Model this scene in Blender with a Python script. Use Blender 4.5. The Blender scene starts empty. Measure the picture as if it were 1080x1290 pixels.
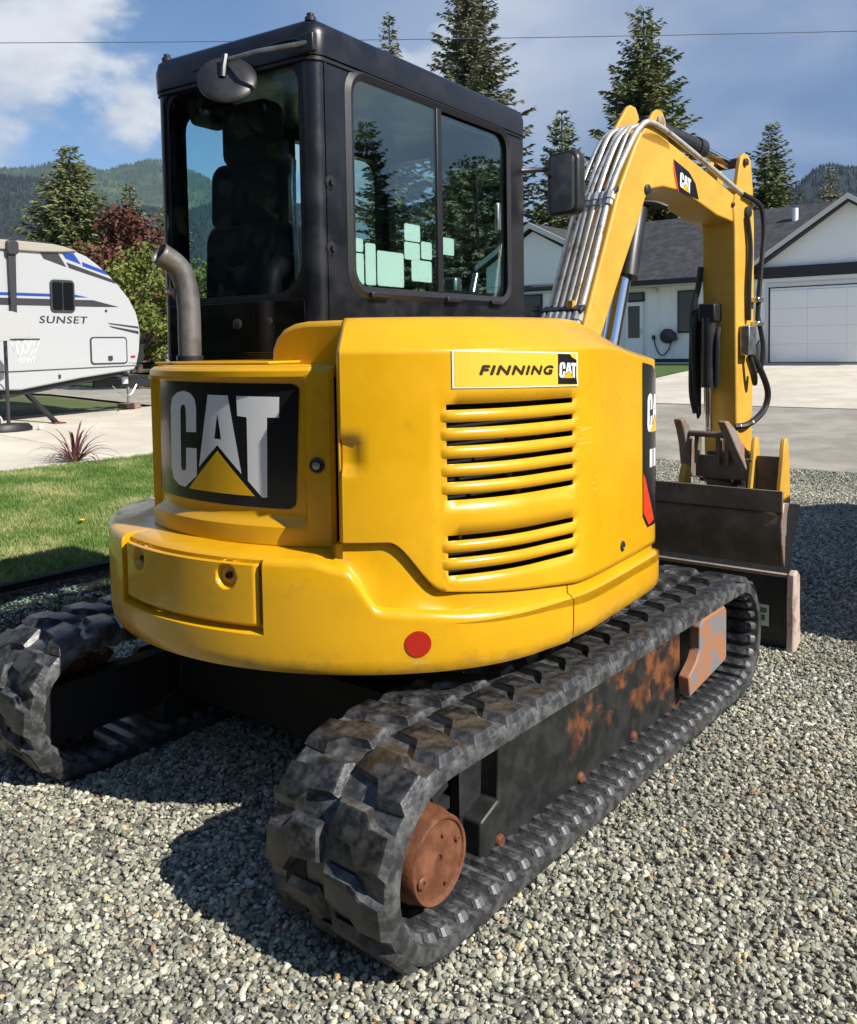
import bpy, bmesh, math, random
import numpy as np
from mathutils import Vector, Matrix

SC = bpy.context.scene
COL = SC.collection
R = math.radians
PI = math.pi

# ------------------------------------------------------------------ camera, sky, sun, exposure
cam_d = bpy.data.cameras.new('camera')
cam_o = bpy.data.objects.new('camera', cam_d)
COL.objects.link(cam_o)
_F = Vector((-0.62475778, 0.77869363, -0.05756687))
_R = Vector((0.78045775, 0.62501078, -0.01572343))
_U = Vector((-0.02373617, 0.05475184, 0.99821783))
_M = Matrix(((_R.x, _U.x, -_F.x, 2.28704635), (_R.y, _U.y, -_F.y, -2.41885523), (_R.z, _U.z, -_F.z, 1.49177233), (0, 0, 0, 1)))
cam_o.matrix_world = _M
cam_d.sensor_fit = 'HORIZONTAL'
cam_d.sensor_width = 36.0
cam_d.lens = 36.0 * 1131.71 / 1080.0
cam_d.shift_y = -(645.0 - 502.11) / 1080.0
cam_d.clip_start = 0.05
cam_d.clip_end = 20000
SC.camera = cam_o

SUN_AZ, SUN_EL = 87.5, 39.0
world = bpy.data.worlds.new('World')
SC.world = world
world.use_nodes = True
wn, wl = world.node_tree.nodes, world.node_tree.links
wn.clear()


def wnode(t, **kw):
    n = wn.new(t)
    for k, v in kw.items():
        setattr(n, k, v)
    return n


def build_sky():
    out = wnode('ShaderNodeOutputWorld')
    sky = wnode('ShaderNodeTexSky', sky_type='NISHITA', sun_disc=False, sun_elevation=R(SUN_EL), sun_rotation=R(SUN_AZ))
    sky.air_density = 1.0
    sky.dust_density = 0.0
    sky.ozone_density = 5.0
    bg_sky = wnode('ShaderNodeBackground')
    bg_sky.inputs['Strength'].default_value = 0.09
    wl.new(sky.outputs[0], bg_sky.inputs['Color'])
    tc = wnode('ShaderNodeTexCoord')
    sep = wnode('ShaderNodeSeparateXYZ')
    wl.new(tc.outputs['Generated'], sep.inputs[0])

    def m(op, a, b=None, clamp=False):
        n = wnode('ShaderNodeMath', operation=op, use_clamp=clamp)
        for i, v in enumerate((a, b)):
            if v is None:
                continue
            if isinstance(v, (int, float)):
                n.inputs[i].default_value = v
            else:
                wl.new(v, n.inputs[i])
        return n.outputs[0]

    z = m('MAXIMUM', sep.outputs[2], 0.0)
    den = m('ADD', z, 0.22)
    px = m('DIVIDE', sep.outputs[0], den)
    py = m('DIVIDE', sep.outputs[1], den)
    comb = wnode('ShaderNodeCombineXYZ')
    wl.new(px, comb.inputs[0])
    wl.new(py, comb.inputs[1])

    def noise(scale, detail, rough, off, dist=0.0):
        mp = wnode('ShaderNodeMapping')
        mp.inputs['Location'].default_value = off
        wl.new(comb.outputs[0], mp.inputs['Vector'])
        n = wnode('ShaderNodeTexNoise')
        n.inputs['Scale'].default_value = scale
        n.inputs['Detail'].default_value = detail
        n.inputs['Roughness'].default_value = rough
        n.inputs['Distortion'].default_value = dist
        wl.new(mp.outputs[0], n.inputs['Vector'])
        return n.outputs['Fac']

    def ramp(v, a, b):
        n = wnode('ShaderNodeMapRange', interpolation_type='SMOOTHSTEP')
        n.inputs['From Min'].default_value = a
        n.inputs['From Max'].default_value = b
        wl.new(v, n.inputs['Value'])
        return n.outputs[0]

    # cumulus, thick in the west: heaped, so taken on the direction itself
    mpc = wnode('ShaderNodeMapping')
    mpc.inputs['Scale'].default_value = (3.4, 3.4, 5.6)
    mpc.inputs['Location'].default_value = CUM_OFF
    wl.new(tc.outputs['Generated'], mpc.inputs['Vector'])
    nc = wnode('ShaderNodeTexNoise')
    nc.inputs['Scale'].default_value = 1.0
    nc.inputs['Detail'].default_value = 10.0
    nc.inputs['Roughness'].default_value = 0.54
    nc.inputs['Distortion'].default_value = 0.1
    wl.new(mpc.outputs[0], nc.inputs['Vector'])
    cum = nc.outputs['Fac']
    mps = wnode('ShaderNodeMapping')
    mps.inputs['Scale'].default_value = (5.0, 5.0, 11.0)
    mps.inputs['Location'].default_value = (2.2, 5.1, 0.6)
    wl.new(tc.outputs['Generated'], mps.inputs['Vector'])
    ns_ = wnode('ShaderNodeTexNoise')
    ns_.inputs['Scale'].default_value = 1.0
    ns_.inputs['Detail'].default_value = 8.0
    wl.new(mps.outputs[0], ns_.inputs['Vector'])
    south = ramp(m('MULTIPLY', sep.outputs[1], -1.0), -0.05, 0.45)
    fac_c = ramp(m('SUBTRACT', m('SUBTRACT', cum, m('MULTIPLY', south, 0.09)), m('MULTIPLY', ramp(z, 0.34, 0.62), 0.30)), 0.44, 0.53)
    shade = ramp(ns_.outputs['Fac'], 0.47, 0.70)
    # a rain bank stands over the north-north-west
    dotv = m('ADD', m('MULTIPLY', sep.outputs[0], math.sin(R(-2))), m('MULTIPLY', sep.outputs[1], math.cos(R(-2))))
    bank = ramp(m('ADD', dotv, m('MULTIPLY', noise(1.0, 6.0, 0.55, (1.3, 2.2, 0.4)), 0.22)), 0.72, 1.04)
    mix_cc = wnode('ShaderNodeMix', data_type='RGBA')
    mix_cc.inputs['A'].default_value = (0.62, 0.64, 0.67, 1)
    mix_cc.inputs['B'].default_value = (0.30, 0.345, 0.44, 1)
    wl.new(shade, mix_cc.inputs['Factor'])
    bankcol = wnode('ShaderNodeMix', data_type='RGBA')
    bankcol.inputs['A'].default_value = (0.115, 0.188, 0.335, 1)
    bankcol.inputs['B'].default_value = (0.44, 0.49, 0.58, 1)
    wl.new(ramp(m('ADD', noise(0.9, 6.0, 0.5, (5.0, 1.0, 3.0), 0.2), m('MULTIPLY', z, 0.45)), 0.60, 0.92), bankcol.inputs['Factor'])
    mix_b = wnode('ShaderNodeMix', data_type='RGBA')
    wl.new(bank, mix_b.inputs['Factor'])
    wl.new(mix_cc.outputs['Result'], mix_b.inputs['A'])
    wl.new(bankcol.outputs['Result'], mix_b.inputs['B'])
    bg_c = wnode('ShaderNodeBackground')
    bg_c.inputs['Strength'].default_value = 1.0
    wl.new(mix_b.outputs['Result'], bg_c.inputs['Color'])
    fac = m('MAXIMUM', fac_c, m('MULTIPLY', m('MULTIPLY', bank, 0.94), m('SUBTRACT', 1.0, ramp(z, 0.40, 0.70))))
    ms = wnode('ShaderNodeMixShader')
    wl.new(fac, ms.inputs[0])
    wl.new(bg_sky.outputs[0], ms.inputs[1])
    wl.new(bg_c.outputs[0], ms.inputs[2])
    wl.new(ms.outputs[0], out.inputs[0])


GRAVEL_NEAR, GRAVEL_FAR = 8500, 3600
CUM_OFF = (15.68, 0.51, 3.9)
build_sky()

sun_d = bpy.data.lights.new('sun', 'SUN')
sun_d.energy = 5.0
sun_d.angle = R(0.55)
sun_d.color = (1.0, 0.95, 0.87)
sun_o = bpy.data.objects.new('sun', sun_d)
COL.objects.link(sun_o)
_sd = Vector((math.sin(R(SUN_AZ)) * math.cos(R(SUN_EL)), math.cos(R(SUN_AZ)) * math.cos(R(SUN_EL)), math.sin(R(SUN_EL))))
sun_o.rotation_euler = _sd.to_track_quat('Z', 'Y').to_euler()
sun_o.location = (20, 3, 20)

SC.view_settings.view_transform = 'Standard'
SC.view_settings.look = 'None'
SC.view_settings.exposure = 0.46
SC.view_settings.gamma = 1.0
SC.view_settings.use_curve_mapping = False
SC.cycles.use_denoising = True
SC.cycles.max_bounces = 7
SC.cycles.diffuse_bounces = 2
SC.cycles.glossy_bounces = 3
SC.cycles.transparent_max_bounces = 10
SC.cycles.transmission_bounces = 3
SC.cycles.sample_clamp_indirect = 6.0


# ------------------------------------------------------------------ geometry collecting
def lerp(a, b, t):
    return a + (b - a) * t


def sm(a, b, x):
    t = min(1.0, max(0.0, (x - a) / (b - a)))
    return t * t * (3 - 2 * t)


class G:
    """a bag of vertices and faces that becomes one mesh object"""

    def __init__(s):
        s.v, s.f, s.m = [], [], []

    def add(s, vs, fs, mi=0):
        o = len(s.v)
        s.v += [tuple(p) for p in vs]
        s.f += [tuple(i + o for i in f) for f in fs]
        s.m += [mi] * len(fs)
        return s

    def merge(s, g, fn=None, mi=None):
        o = len(s.v)
        s.v += [tuple(fn(*p)) for p in g.v] if fn else g.v
        s.f += [tuple(i + o for i in f) for f in g.f]
        s.m += g.m if mi is None else [mi] * len(g.f)
        return s

    def xf(s, fn):
        s.v = [tuple(fn(*p)) for p in s.v]
        return s

    def box(s, x0, x1, y0, y1, z0, z1, mi=0):
        vs = [(x0, y0, z0), (x1, y0, z0), (x1, y1, z0), (x0, y1, z0), (x0, y0, z1), (x1, y0, z1), (x1, y1, z1), (x0, y1, z1)]
        return s.add(vs, [(0, 3, 2, 1), (4, 5, 6, 7), (0, 1, 5, 4), (1, 2, 6, 5), (2, 3, 7, 6), (3, 0, 4, 7)], mi)

    def obox(s, c, ax, ay, az, mi=0):
        """box from centre and three half-axis vectors"""
        c, ax, ay, az = Vector(c), Vector(ax), Vector(ay), Vector(az)
        vs = [c + a * ax + b * ay + d * az for d in (-1, 1) for a, b in ((-1, -1), (1, -1), (1, 1), (-1, 1))]
        return s.add(vs, [(0, 3, 2, 1), (4, 5, 6, 7), (0, 1, 5, 4), (1, 2, 6, 5), (2, 3, 7, 6), (3, 0, 4, 7)], mi)

    def prism(s, poly, h0, h1, fn=None, mi=0):
        """polygon (a,b) swept over h; fn(a,b,h) -> xyz"""
        n = len(poly)
        fn = fn or (lambda a, b, h: (a, b, h))
        vs = [fn(a, b, h0) for a, b in poly] + [fn(a, b, h1) for a, b in poly]
        fs = [tuple(range(n - 1, -1, -1)), tuple(range(n, 2 * n))]
        fs += [(i, (i + 1) % n, n + (i + 1) % n, n + i) for i in range(n)]
        return s.add(vs, fs, mi)

    def tube(s, pts, r, n=10, caps=True, mi=0, closed=False):
        pts = [Vector(p) for p in pts]
        k = len(pts)
        rs = r if isinstance(r, (list, tuple)) else [r] * k
        t0 = (pts[1] - pts[0]).normalized()
        up = Vector((0, 0, 1)) if abs(t0.z) < 0.9 else Vector((1, 0, 0))
        nx = t0.cross(up).normalized()
        vs = []
        for i in range(k):
            if closed:
                t = (pts[(i + 1) % k] - pts[i - 1]).normalized()
            else:
                t = (pts[min(i + 1, k - 1)] - pts[max(i - 1, 0)]).normalized()
            nx = (nx - t * nx.dot(t)).normalized()
            ny = t.cross(nx)
            for j in range(n):
                a = 2 * PI * j / n
                vs.append(pts[i] + rs[i] * (math.cos(a) * nx + math.sin(a) * ny))
        fs = []
        for i in range(k if closed else k - 1):
            for j in range(n):
                a, b = i * n + j, i * n + (j + 1) % n
                c = ((i + 1) % k) * n
                fs.append((a, b, c + (j + 1) % n, c + j))
        if caps and not closed:
            fs += [tuple(range(n - 1, -1, -1)), tuple(range((k - 1) * n, k * n))]
        return s.add(vs, fs, mi)

    def lathe(s, prof, c=(0, 0, 0), axis='z', n=24, mi=0):
        """prof: (r, h) pairs"""
        vs = []
        for r, h in prof:
            for j in range(n):
                a = 2 * PI * j / n
                p = (r * math.cos(a), r * math.sin(a), h)
                if axis == 'x':
                    p = (p[2], p[0], p[1])
                elif axis == 'y':
                    p = (p[1], p[2], p[0])
                vs.append((p[0] + c[0], p[1] + c[1], p[2] + c[2]))
        fs = []
        for i in range(len(prof) - 1):
            for j in range(n):
                a, b = i * n + j, i * n + (j + 1) % n
                fs.append((a, b, b + n, a + n))
        fs += [tuple(range(n - 1, -1, -1)), tuple(range((len(prof) - 1) * n, len(prof) * n))]
        return s.add(vs, fs, mi)

    def grid(s, rows, mi=0, close=False, skip=None):
        """rows: list of equally long point lists"""
        n = len(rows[0])
        vs = [p for r in rows for p in r]
        fs = []
        for i in range(len(rows) - 1):
            for j in range(n if close else n - 1):
                if skip and skip(i, j):
                    continue
                k = (j + 1) % n
                fs.append((i * n + j, i * n + k, (i + 1) * n + k, (i + 1) * n + j))
        return s.add(vs, fs, mi)


def bez(pts, n=24):
    """smooth curve through points (Catmull-Rom)"""
    P = [Vector(p) for p in pts]
    P = [2 * P[0] - P[1]] + P + [2 * P[-1] - P[-2]]
    out = []
    segs = len(P) - 3
    per = max(2, n // segs)
    for i in range(segs):
        a, b, c, d = P[i:i + 4]
        for k in range(per):
            t = k / per
            out.append(0.5 * ((2 * b) + (c - a) * t + (2 * a - 5 * b + 4 * c - d) * t * t + (3 * b - a - 3 * c + d) * t ** 3))
    out.append(P[-2])
    return out


def rrect(x0, x1, y0, y1, r, n=6):
    rs = r if isinstance(r, (list, tuple)) else [r] * 4
    pts = []
    for (cx, cy, a0, rr) in ((x1 - rs[0], y1 - rs[0], 0, rs[0]), (x0 + rs[1], y1 - rs[1], 90, rs[1]), (x0 + rs[2], y0 + rs[2], 180, rs[2]), (x1 - rs[3], y0 + rs[3], 270, rs[3])):
        for k in range(n + 1):
            a = R(a0 + 90 * k / n)
            pts.append((cx + rr * math.cos(a), cy + rr * math.sin(a)))
    return pts


def slice_polys(polys, step, holes=()):
    """2D polygons cut into strips so they can be bent; returns G with (x,y,0)"""
    g = G()
    bm = bmesh.new()
    for p in polys:
        bm.faces.new([bm.verts.new((a, b, 0)) for a, b in p])
    xs = [v.co.x for v in bm.verts]
    if step:
        k = math.ceil(min(xs) / step) * step
        while k < max(xs):
            bmesh.ops.bisect_plane(bm, geom=bm.verts[:] + bm.edges[:] + bm.faces[:], plane_co=(k, 0, 0), plane_no=(1, 0, 0))
            k += step
    bm.verts.ensure_lookup_table()
    bm.verts.index_update()
    g.add([v.co[:] for v in bm.verts], [[v.index for v in f.verts] for f in bm.faces])
    bm.free()
    return g


def text_geo(txt, size=1.0, spacing=1.0):
    """letters laid flat in x,y, normalised to width 1 and cap height 1"""
    cu = bpy.data.curves.new('text', 'FONT')
    cu.body = txt
    cu.size = size
    cu.space_character = spacing
    cu.resolution_u = 3
    ob = bpy.data.objects.new('text', cu)
    COL.objects.link(ob)
    me = bpy.data.meshes.new_from_object(ob.evaluated_get(bpy.context.evaluated_depsgraph_get()))
    g = G()
    g.add([v.co[:] for v in me.vertices], [tuple(p.vertices) for p in me.polygons])
    bpy.data.objects.remove(ob)
    bpy.data.curves.remove(cu)
    bpy.data.meshes.remove(me)
    xs, ys = [p[0] for p in g.v], [p[1] for p in g.v]
    x0, x1, y0, y1 = min(xs), max(xs), min(ys), max(ys)
    g.xf(lambda x, y, z: ((x - x0) / (x1 - x0), (y - y0) / (y1 - y0), 0))
    return g


def obj(name, g, mat, parent=None, bevel=None, solid=None, smooth=40, kind=None, weld=False, subsurf=0, mats=None):
    me = bpy.data.meshes.new(name)
    me.from_pydata([tuple(p) for p in g.v], [], g.f)
    me.polygons.foreach_set('material_index', g.m)
    for m_ in (mats or [mat]):
        me.materials.append(m_)
    me.validate()
    if weld:
        bm = bmesh.new()
        bm.from_mesh(me)
        bmesh.ops.remove_doubles(bm, verts=bm.verts[:], dist=1e-5)
        bm.to_mesh(me)
        bm.free()
    if smooth:
        me.polygons.foreach_set('use_smooth', [True] * len(me.polygons))
        me.set_sharp_from_angle(angle=R(smooth))
    me.update()
    o = bpy.data.objects.new(name, me)
    COL.objects.link(o)
    if parent is not None:
        o.parent = parent
        o.matrix_parent_inverse = wm(parent).inverted()
    if solid:
        s_ = o.modifiers.new('solid', 'SOLIDIFY')
        s_.thickness = solid[0]
        s_.offset = solid[1]
        s_.use_even_offset = True
    if bevel:
        b_ = o.modifiers.new('bevel', 'BEVEL')
        b_.width = bevel[0]
        b_.segments = bevel[1]
        b_.limit_method = 'ANGLE'
        b_.angle_limit = R(35)
        b_.harden_normals = False
    if kind:
        o['kind'] = kind
    return o


def wm(o):
    """world matrix without a depsgraph update"""
    m_ = o.matrix_basis.copy()
    if o.parent is not None:
        m_ = wm(o.parent) @ o.matrix_parent_inverse @ m_
    return m_


def thing(name, label, cat, loc=(0, 0, 0), rz=0.0, group=None):
    o = bpy.data.objects.new(name, None)
    o.empty_display_size = 0.2
    COL.objects.link(o)
    o.location = loc
    o.rotation_euler = (0, 0, rz)
    return tag(o, label, cat, group)


def tag(o, label, cat, group=None):
    o['label'] = label
    o['category'] = cat
    if group:
        o['group'] = group
    return o


def piece(name, mesh, parent, mtx, mods=None):
    """one more object on shared mesh data, placed by a world matrix"""
    o = bpy.data.objects.new(name, mesh)
    COL.objects.link(o)
    o.parent = parent
    o.matrix_parent_inverse = wm(parent).inverted()
    o.matrix_basis = mtx
    return o


def copy_tree(o, parent=None):
    c = o.copy()
    COL.objects.link(c)
    if parent is not None:
        c.parent = parent
    for ch in list(o.children):
        copy_tree(ch, c)
    return c


# ------------------------------------------------------------------ materials
def mat(name, col, rough=0.5, metal=0.0, var=0.0, vscale=8.0, bump=0.0, bscale=60.0, coat=0.0, spec=0.5, col2=None, lo=0.42, hi=0.62, rvar=0.0, detail=5.0):
    m_ = bpy.data.materials.new(name)
    m_.use_nodes = True
    nt = m_.node_tree
    p = nt.nodes['Principled BSDF']
    p.inputs['Base Color'].default_value = (*col, 1)
    p.inputs['Roughness'].default_value = rough
    p.inputs['Metallic'].default_value = metal
    p.inputs['Specular IOR Level'].default_value = spec
    if coat:
        p.inputs['Coat Weight'].default_value = coat
        p.inputs['Coat Roughness'].default_value = 0.06
    if var or col2 or bump or rvar:
        tc = nt.nodes.new('ShaderNodeTexCoord')
    if var or col2 or rvar:
        n = nt.nodes.new('ShaderNodeTexNoise')
        n.inputs['Scale'].default_value = vscale
        n.inputs['Detail'].default_value = detail
        n.inputs['Roughness'].default_value = 0.62
        nt.links.new(tc.outputs['Object'], n.inputs['Vector'])
        mr = nt.nodes.new('ShaderNodeMapRange')
        mr.inputs['From Min'].default_value = lo
        mr.inputs['From Max'].default_value = hi
        nt.links.new(n.outputs['Fac'], mr.inputs['Value'])
        if var or col2:
            mx = nt.nodes.new('ShaderNodeMix')
            mx.data_type = 'RGBA'
            a = col if col2 else tuple(c * (1 - var) for c in col)
            b = col2 if col2 else tuple(min(1, c * (1 + var)) for c in col)
            mx.inputs['A'].default_value = (*a, 1)
            mx.inputs['B'].default_value = (*b, 1)
            nt.links.new(mr.outputs[0], mx.inputs['Factor'])
            nt.links.new(mx.outputs['Result'], p.inputs['Base Color'])
        if rvar:
            m2 = nt.nodes.new('ShaderNodeMapRange')
            m2.inputs['To Min'].default_value = max(0.02, rough - rvar)
            m2.inputs['To Max'].default_value = min(1, rough + rvar)
            nt.links.new(mr.outputs[0], m2.inputs['Value'])
            nt.links.new(m2.outputs[0], p.inputs['Roughness'])
    if bump:
        nb = nt.nodes.new('ShaderNodeTexNoise')
        nb.inputs['Scale'].default_value = bscale
        nb.inputs['Detail'].default_value = 4.0
        nt.links.new(tc.outputs['Object'], nb.inputs['Vector'])
        bp = nt.nodes.new('ShaderNodeBump')
        bp.inputs['Strength'].default_value = bump
        bp.inputs['Distance'].default_value = 0.02
        nt.links.new(nb.outputs['Fac'], bp.inputs['Height'])
        nt.links.new(bp.outputs[0], p.inputs['Normal'])
    return m_


def glass_mat(name, tint, refl_ior=1.5, refl_tint=(1, 1, 1), rough=0.0, floor_=0.0):
    m_ = bpy.data.materials.new(name)
    m_.use_nodes = True
    nt = m_.node_tree
    nt.nodes.clear()
    o = nt.nodes.new('ShaderNodeOutputMaterial')
    tr = nt.nodes.new('ShaderNodeBsdfTransparent')
    tr.inputs[0].default_value = (*tint, 1)
    gl = nt.nodes.new('ShaderNodeBsdfGlossy')
    gl.inputs['Color'].default_value = (*refl_tint, 1)
    gl.inputs['Roughness'].default_value = rough
    geo = nt.nodes.new('ShaderNodeNewGeometry')
    dot = nt.nodes.new('ShaderNodeVectorMath')
    dot.operation = 'DOT_PRODUCT'
    nt.links.new(geo.outputs['Incoming'], dot.inputs[0])
    nt.links.new(geo.outputs['Normal'], dot.inputs[1])

    def mm(op, a_, b_=None):
        n_ = nt.nodes.new('ShaderNodeMath')
        n_.operation = op
        for i, v in enumerate((a_, b_)):
            if v is None:
                continue
            if isinstance(v, (int, float)):
                n_.inputs[i].default_value = v
            else:
                nt.links.new(v, n_.inputs[i])
        return n_.outputs[0]

    f0 = ((refl_ior - 1) / (refl_ior + 1)) ** 2 + floor_
    sch = mm('POWER', mm('SUBTRACT', 1.0, mm('ABSOLUTE', dot.outputs['Value'])), 5.0)
    fac_ = mm('ADD', mm('MULTIPLY', sch, 1 - f0), f0)
    mx = nt.nodes.new('ShaderNodeMixShader')
    nt.links.new(fac_, mx.inputs[0])
    nt.links.new(tr.outputs[0], mx.inputs[1])
    nt.links.new(gl.outputs[0], mx.inputs[2])
    nt.links.new(mx.outputs[0], o.inputs[0])
    return m_


M = {}
M['yellow'] = mat('yellow_paint', (0.74, 0.385, 0.005), 0.33, var=0.05, vscale=3.0, bump=0.015, bscale=240, coat=0.35, rvar=0.07)


def wear(m_, z_lo, z_hi, dirt=(0.20, 0.12, 0.035), amt=0.75):
    """road dirt along the lower edge, a few scuffs and chips"""
    nt = m_.node_tree
    N, L = nt.nodes, nt.links
    p = N['Principled BSDF']
    src = p.inputs['Base Color'].links[0].from_socket
    tc = N.new('ShaderNodeTexCoord')
    sp = N.new('ShaderNodeSeparateXYZ')
    L.new(tc.outputs['Object'], sp.inputs[0])
    nz = N.new('ShaderNodeTexNoise')
    nz.inputs['Scale'].default_value = 9.0
    nz.inputs['Detail'].default_value = 9.0
    nz.inputs['Roughness'].default_value = 0.7
    L.new(tc.outputs['Object'], nz.inputs['Vector'])
    lo = N.new('ShaderNodeMapRange')
    lo.inputs['From Min'].default_value = z_hi
    lo.inputs['From Max'].default_value = z_lo
    L.new(sp.outputs[2], lo.inputs['Value'])
    ad = N.new('ShaderNodeMath')
    ad.operation = 'MULTIPLY_ADD'
    ad.inputs[1].default_value = 0.34
    L.new(lo.outputs[0], ad.inputs[0])
    L.new(nz.outputs['Fac'], ad.inputs[2])
    th = N.new('ShaderNodeMapRange')
    th.inputs['From Min'].default_value = 0.60
    th.inputs['From Max'].default_value = 0.86
    th.inputs['To Max'].default_value = amt
    L.new(ad.outputs[0], th.inputs['Value'])
    mx = N.new('ShaderNodeMix')
    mx.data_type = 'RGBA'
    mx.inputs['B'].default_value = (*dirt, 1)
    L.new(th.outputs[0], mx.inputs['Factor'])
    L.new(src, mx.inputs['A'])
    # scratches: noise stretched along the side
    mp = N.new('ShaderNodeMapping')
    mp.inputs['Scale'].default_value = (9, 9, 130)
    mp.inputs['Rotation'].default_value = (0.3, 0.2, 0)
    L.new(tc.outputs['Object'], mp.inputs['Vector'])
    n3 = N.new('ShaderNodeTexNoise')
    n3.inputs['Scale'].default_value = 1.0
    n3.inputs['Detail'].default_value = 2.0
    L.new(mp.outputs[0], n3.inputs['Vector'])
    n4 = N.new('ShaderNodeTexNoise')
    n4.inputs['Scale'].default_value = 2.3
    L.new(tc.outputs['Object'], n4.inputs['Vector'])
    mu = N.new('ShaderNodeMath')
    mu.operation = 'MULTIPLY'
    L.new(n3.outputs['Fac'], mu.inputs[0])
    L.new(n4.outputs['Fac'], mu.inputs[1])
    t2 = N.new('ShaderNodeMapRange')
    t2.inputs['From Min'].default_value = 0.430
    t2.inputs['From Max'].default_value = 0.450
    t2.inputs['To Max'].default_value = 0.35
    L.new(mu.outputs[0], t2.inputs['Value'])
    m2 = N.new('ShaderNodeMix')
    m2.data_type = 'RGBA'
    m2.inputs['B'].default_value = (0.86, 0.62, 0.22, 1)
    L.new(t2.outputs[0], m2.inputs['Factor'])
    L.new(mx.outputs['Result'], m2.inputs['A'])
    L.new(m2.outputs['Result'], p.inputs['Base Color'])


wear(M['yellow'], 0.55, 0.66, amt=0.5)
M['yellow_boom'] = mat('yellow_boom_paint', (0.68, 0.375, 0.045), 0.5, var=0.07, vscale=5.0, bump=0.03, bscale=120, rvar=0.08)
M['black_paint'] = mat('black_cab_paint', (0.009, 0.010, 0.013), 0.36, var=0.3, vscale=7, bump=0.03, bscale=420, rvar=0.08)
M['gloss_black'] = mat('gloss_black_panel', (0.006, 0.006, 0.008), 0.08, spec=0.5)
M['dark_void'] = mat('dark_inner_steel', (0.008, 0.008, 0.009), 0.8)
M['rubber_seal'] = mat('rubber_seal', (0.014, 0.014, 0.016), 0.45)
M['seat'] = mat('seat_fabric', (0.009, 0.009, 0.010), 0.9)
M['decal_black'] = mat('decal_black', (0.010, 0.010, 0.012), 0.22, coat=0.3)
M['decal_white'] = mat('decal_white', (0.74, 0.74, 0.72), 0.3)
M['white_plain'] = mat('white_film', (0.80, 0.80, 0.79), 0.4)
M['decal_yellow'] = mat('decal_yellow', (0.78, 0.45, 0.012), 0.3)
M['badge_yellow'] = mat('badge_yellow', (0.80, 0.53, 0.05), 0.3)
M['badge_text'] = mat('badge_print', (0.03, 0.018, 0.004), 0.4)
M['red'] = mat('red_reflector', (0.42, 0.018, 0.006), 0.3, coat=0.3)
M['decal_red'] = mat('decal_red', (0.70, 0.05, 0.012), 0.35)
M['sticker'] = mat('sticker_back', (0.90, 0.93, 0.92), 0.5)
M['exhaust'] = mat('exhaust_steel', (0.19, 0.182, 0.178), 0.5, metal=0.45, col2=(0.13, 0.115, 0.105), vscale=14, bump=0.05, bscale=90)
M['steel'] = mat('bare_steel', (0.55, 0.55, 0.55), 0.3, metal=0.9, var=0.2, vscale=20)
M['chrome'] = mat('chrome_rod', (0.75, 0.75, 0.76), 0.12, metal=1.0)
M['bolt'] = mat('dark_bolt', (0.05, 0.05, 0.055), 0.4, metal=0.6)
M['pipe'] = mat('pipe_steel', (0.66, 0.63, 0.56), 0.33, metal=0.45, col2=(0.34, 0.27, 0.17), vscale=20, lo=0.5, hi=0.70)
M['hose'] = mat('black_hose', (0.013, 0.013, 0.014), 0.5)
M['cylinder'] = mat('cylinder_paint', (0.022, 0.022, 0.023), 0.4, var=0.3, vscale=12)
M['bucket'] = mat('bucket_steel', (0.135, 0.100, 0.066), 0.55, metal=0.1, col2=(0.22, 0.165, 0.11), vscale=5, bump=0.08, bscale=50)
M['worn'] = mat('worn_steel', (0.30, 0.24, 0.21), 0.5, metal=0.3, col2=(0.33, 0.19, 0.11), vscale=16, lo=0.5, hi=0.6, bump=0.12, bscale=60)
M['endcap'] = mat('worn_blade_end', (0.52, 0.40, 0.33), 0.6, col2=(0.30, 0.16, 0.09), vscale=14, lo=0.52, hi=0.66, bump=0.1, bscale=60)
M['blade'] = mat('blade_paint', (0.012, 0.012, 0.012), 0.5, col2=(0.05, 0.035, 0.025), vscale=7, lo=0.55, hi=0.7)
M['rust'] = mat('rusty_cover', (0.12, 0.040, 0.017), 0.6, col2=(0.22, 0.085, 0.040), vscale=16, lo=0.40, hi=0.62, bump=0.12, bscale=70)


def rubber(name, a, b, scale):
    m_ = mat(name, a, 0.45, col2=b, vscale=scale, lo=0.43, hi=0.70, bump=0.12, bscale=90, rvar=0.12, detail=8.0)
    return m_


M['belt'] = rubber('track_rubber', (0.034, 0.035, 0.036), (0.15, 0.15, 0.148), 24)
M['lug'] = rubber('lug_rubber', (0.011, 0.011, 0.012), (0.075, 0.073, 0.069), 26)
M['link'] = mat('track_link', (0.032, 0.032, 0.034), 0.45, col2=(0.14, 0.14, 0.145), vscale=22, lo=0.45, hi=0.62, bump=0.12, bscale=90)


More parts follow.
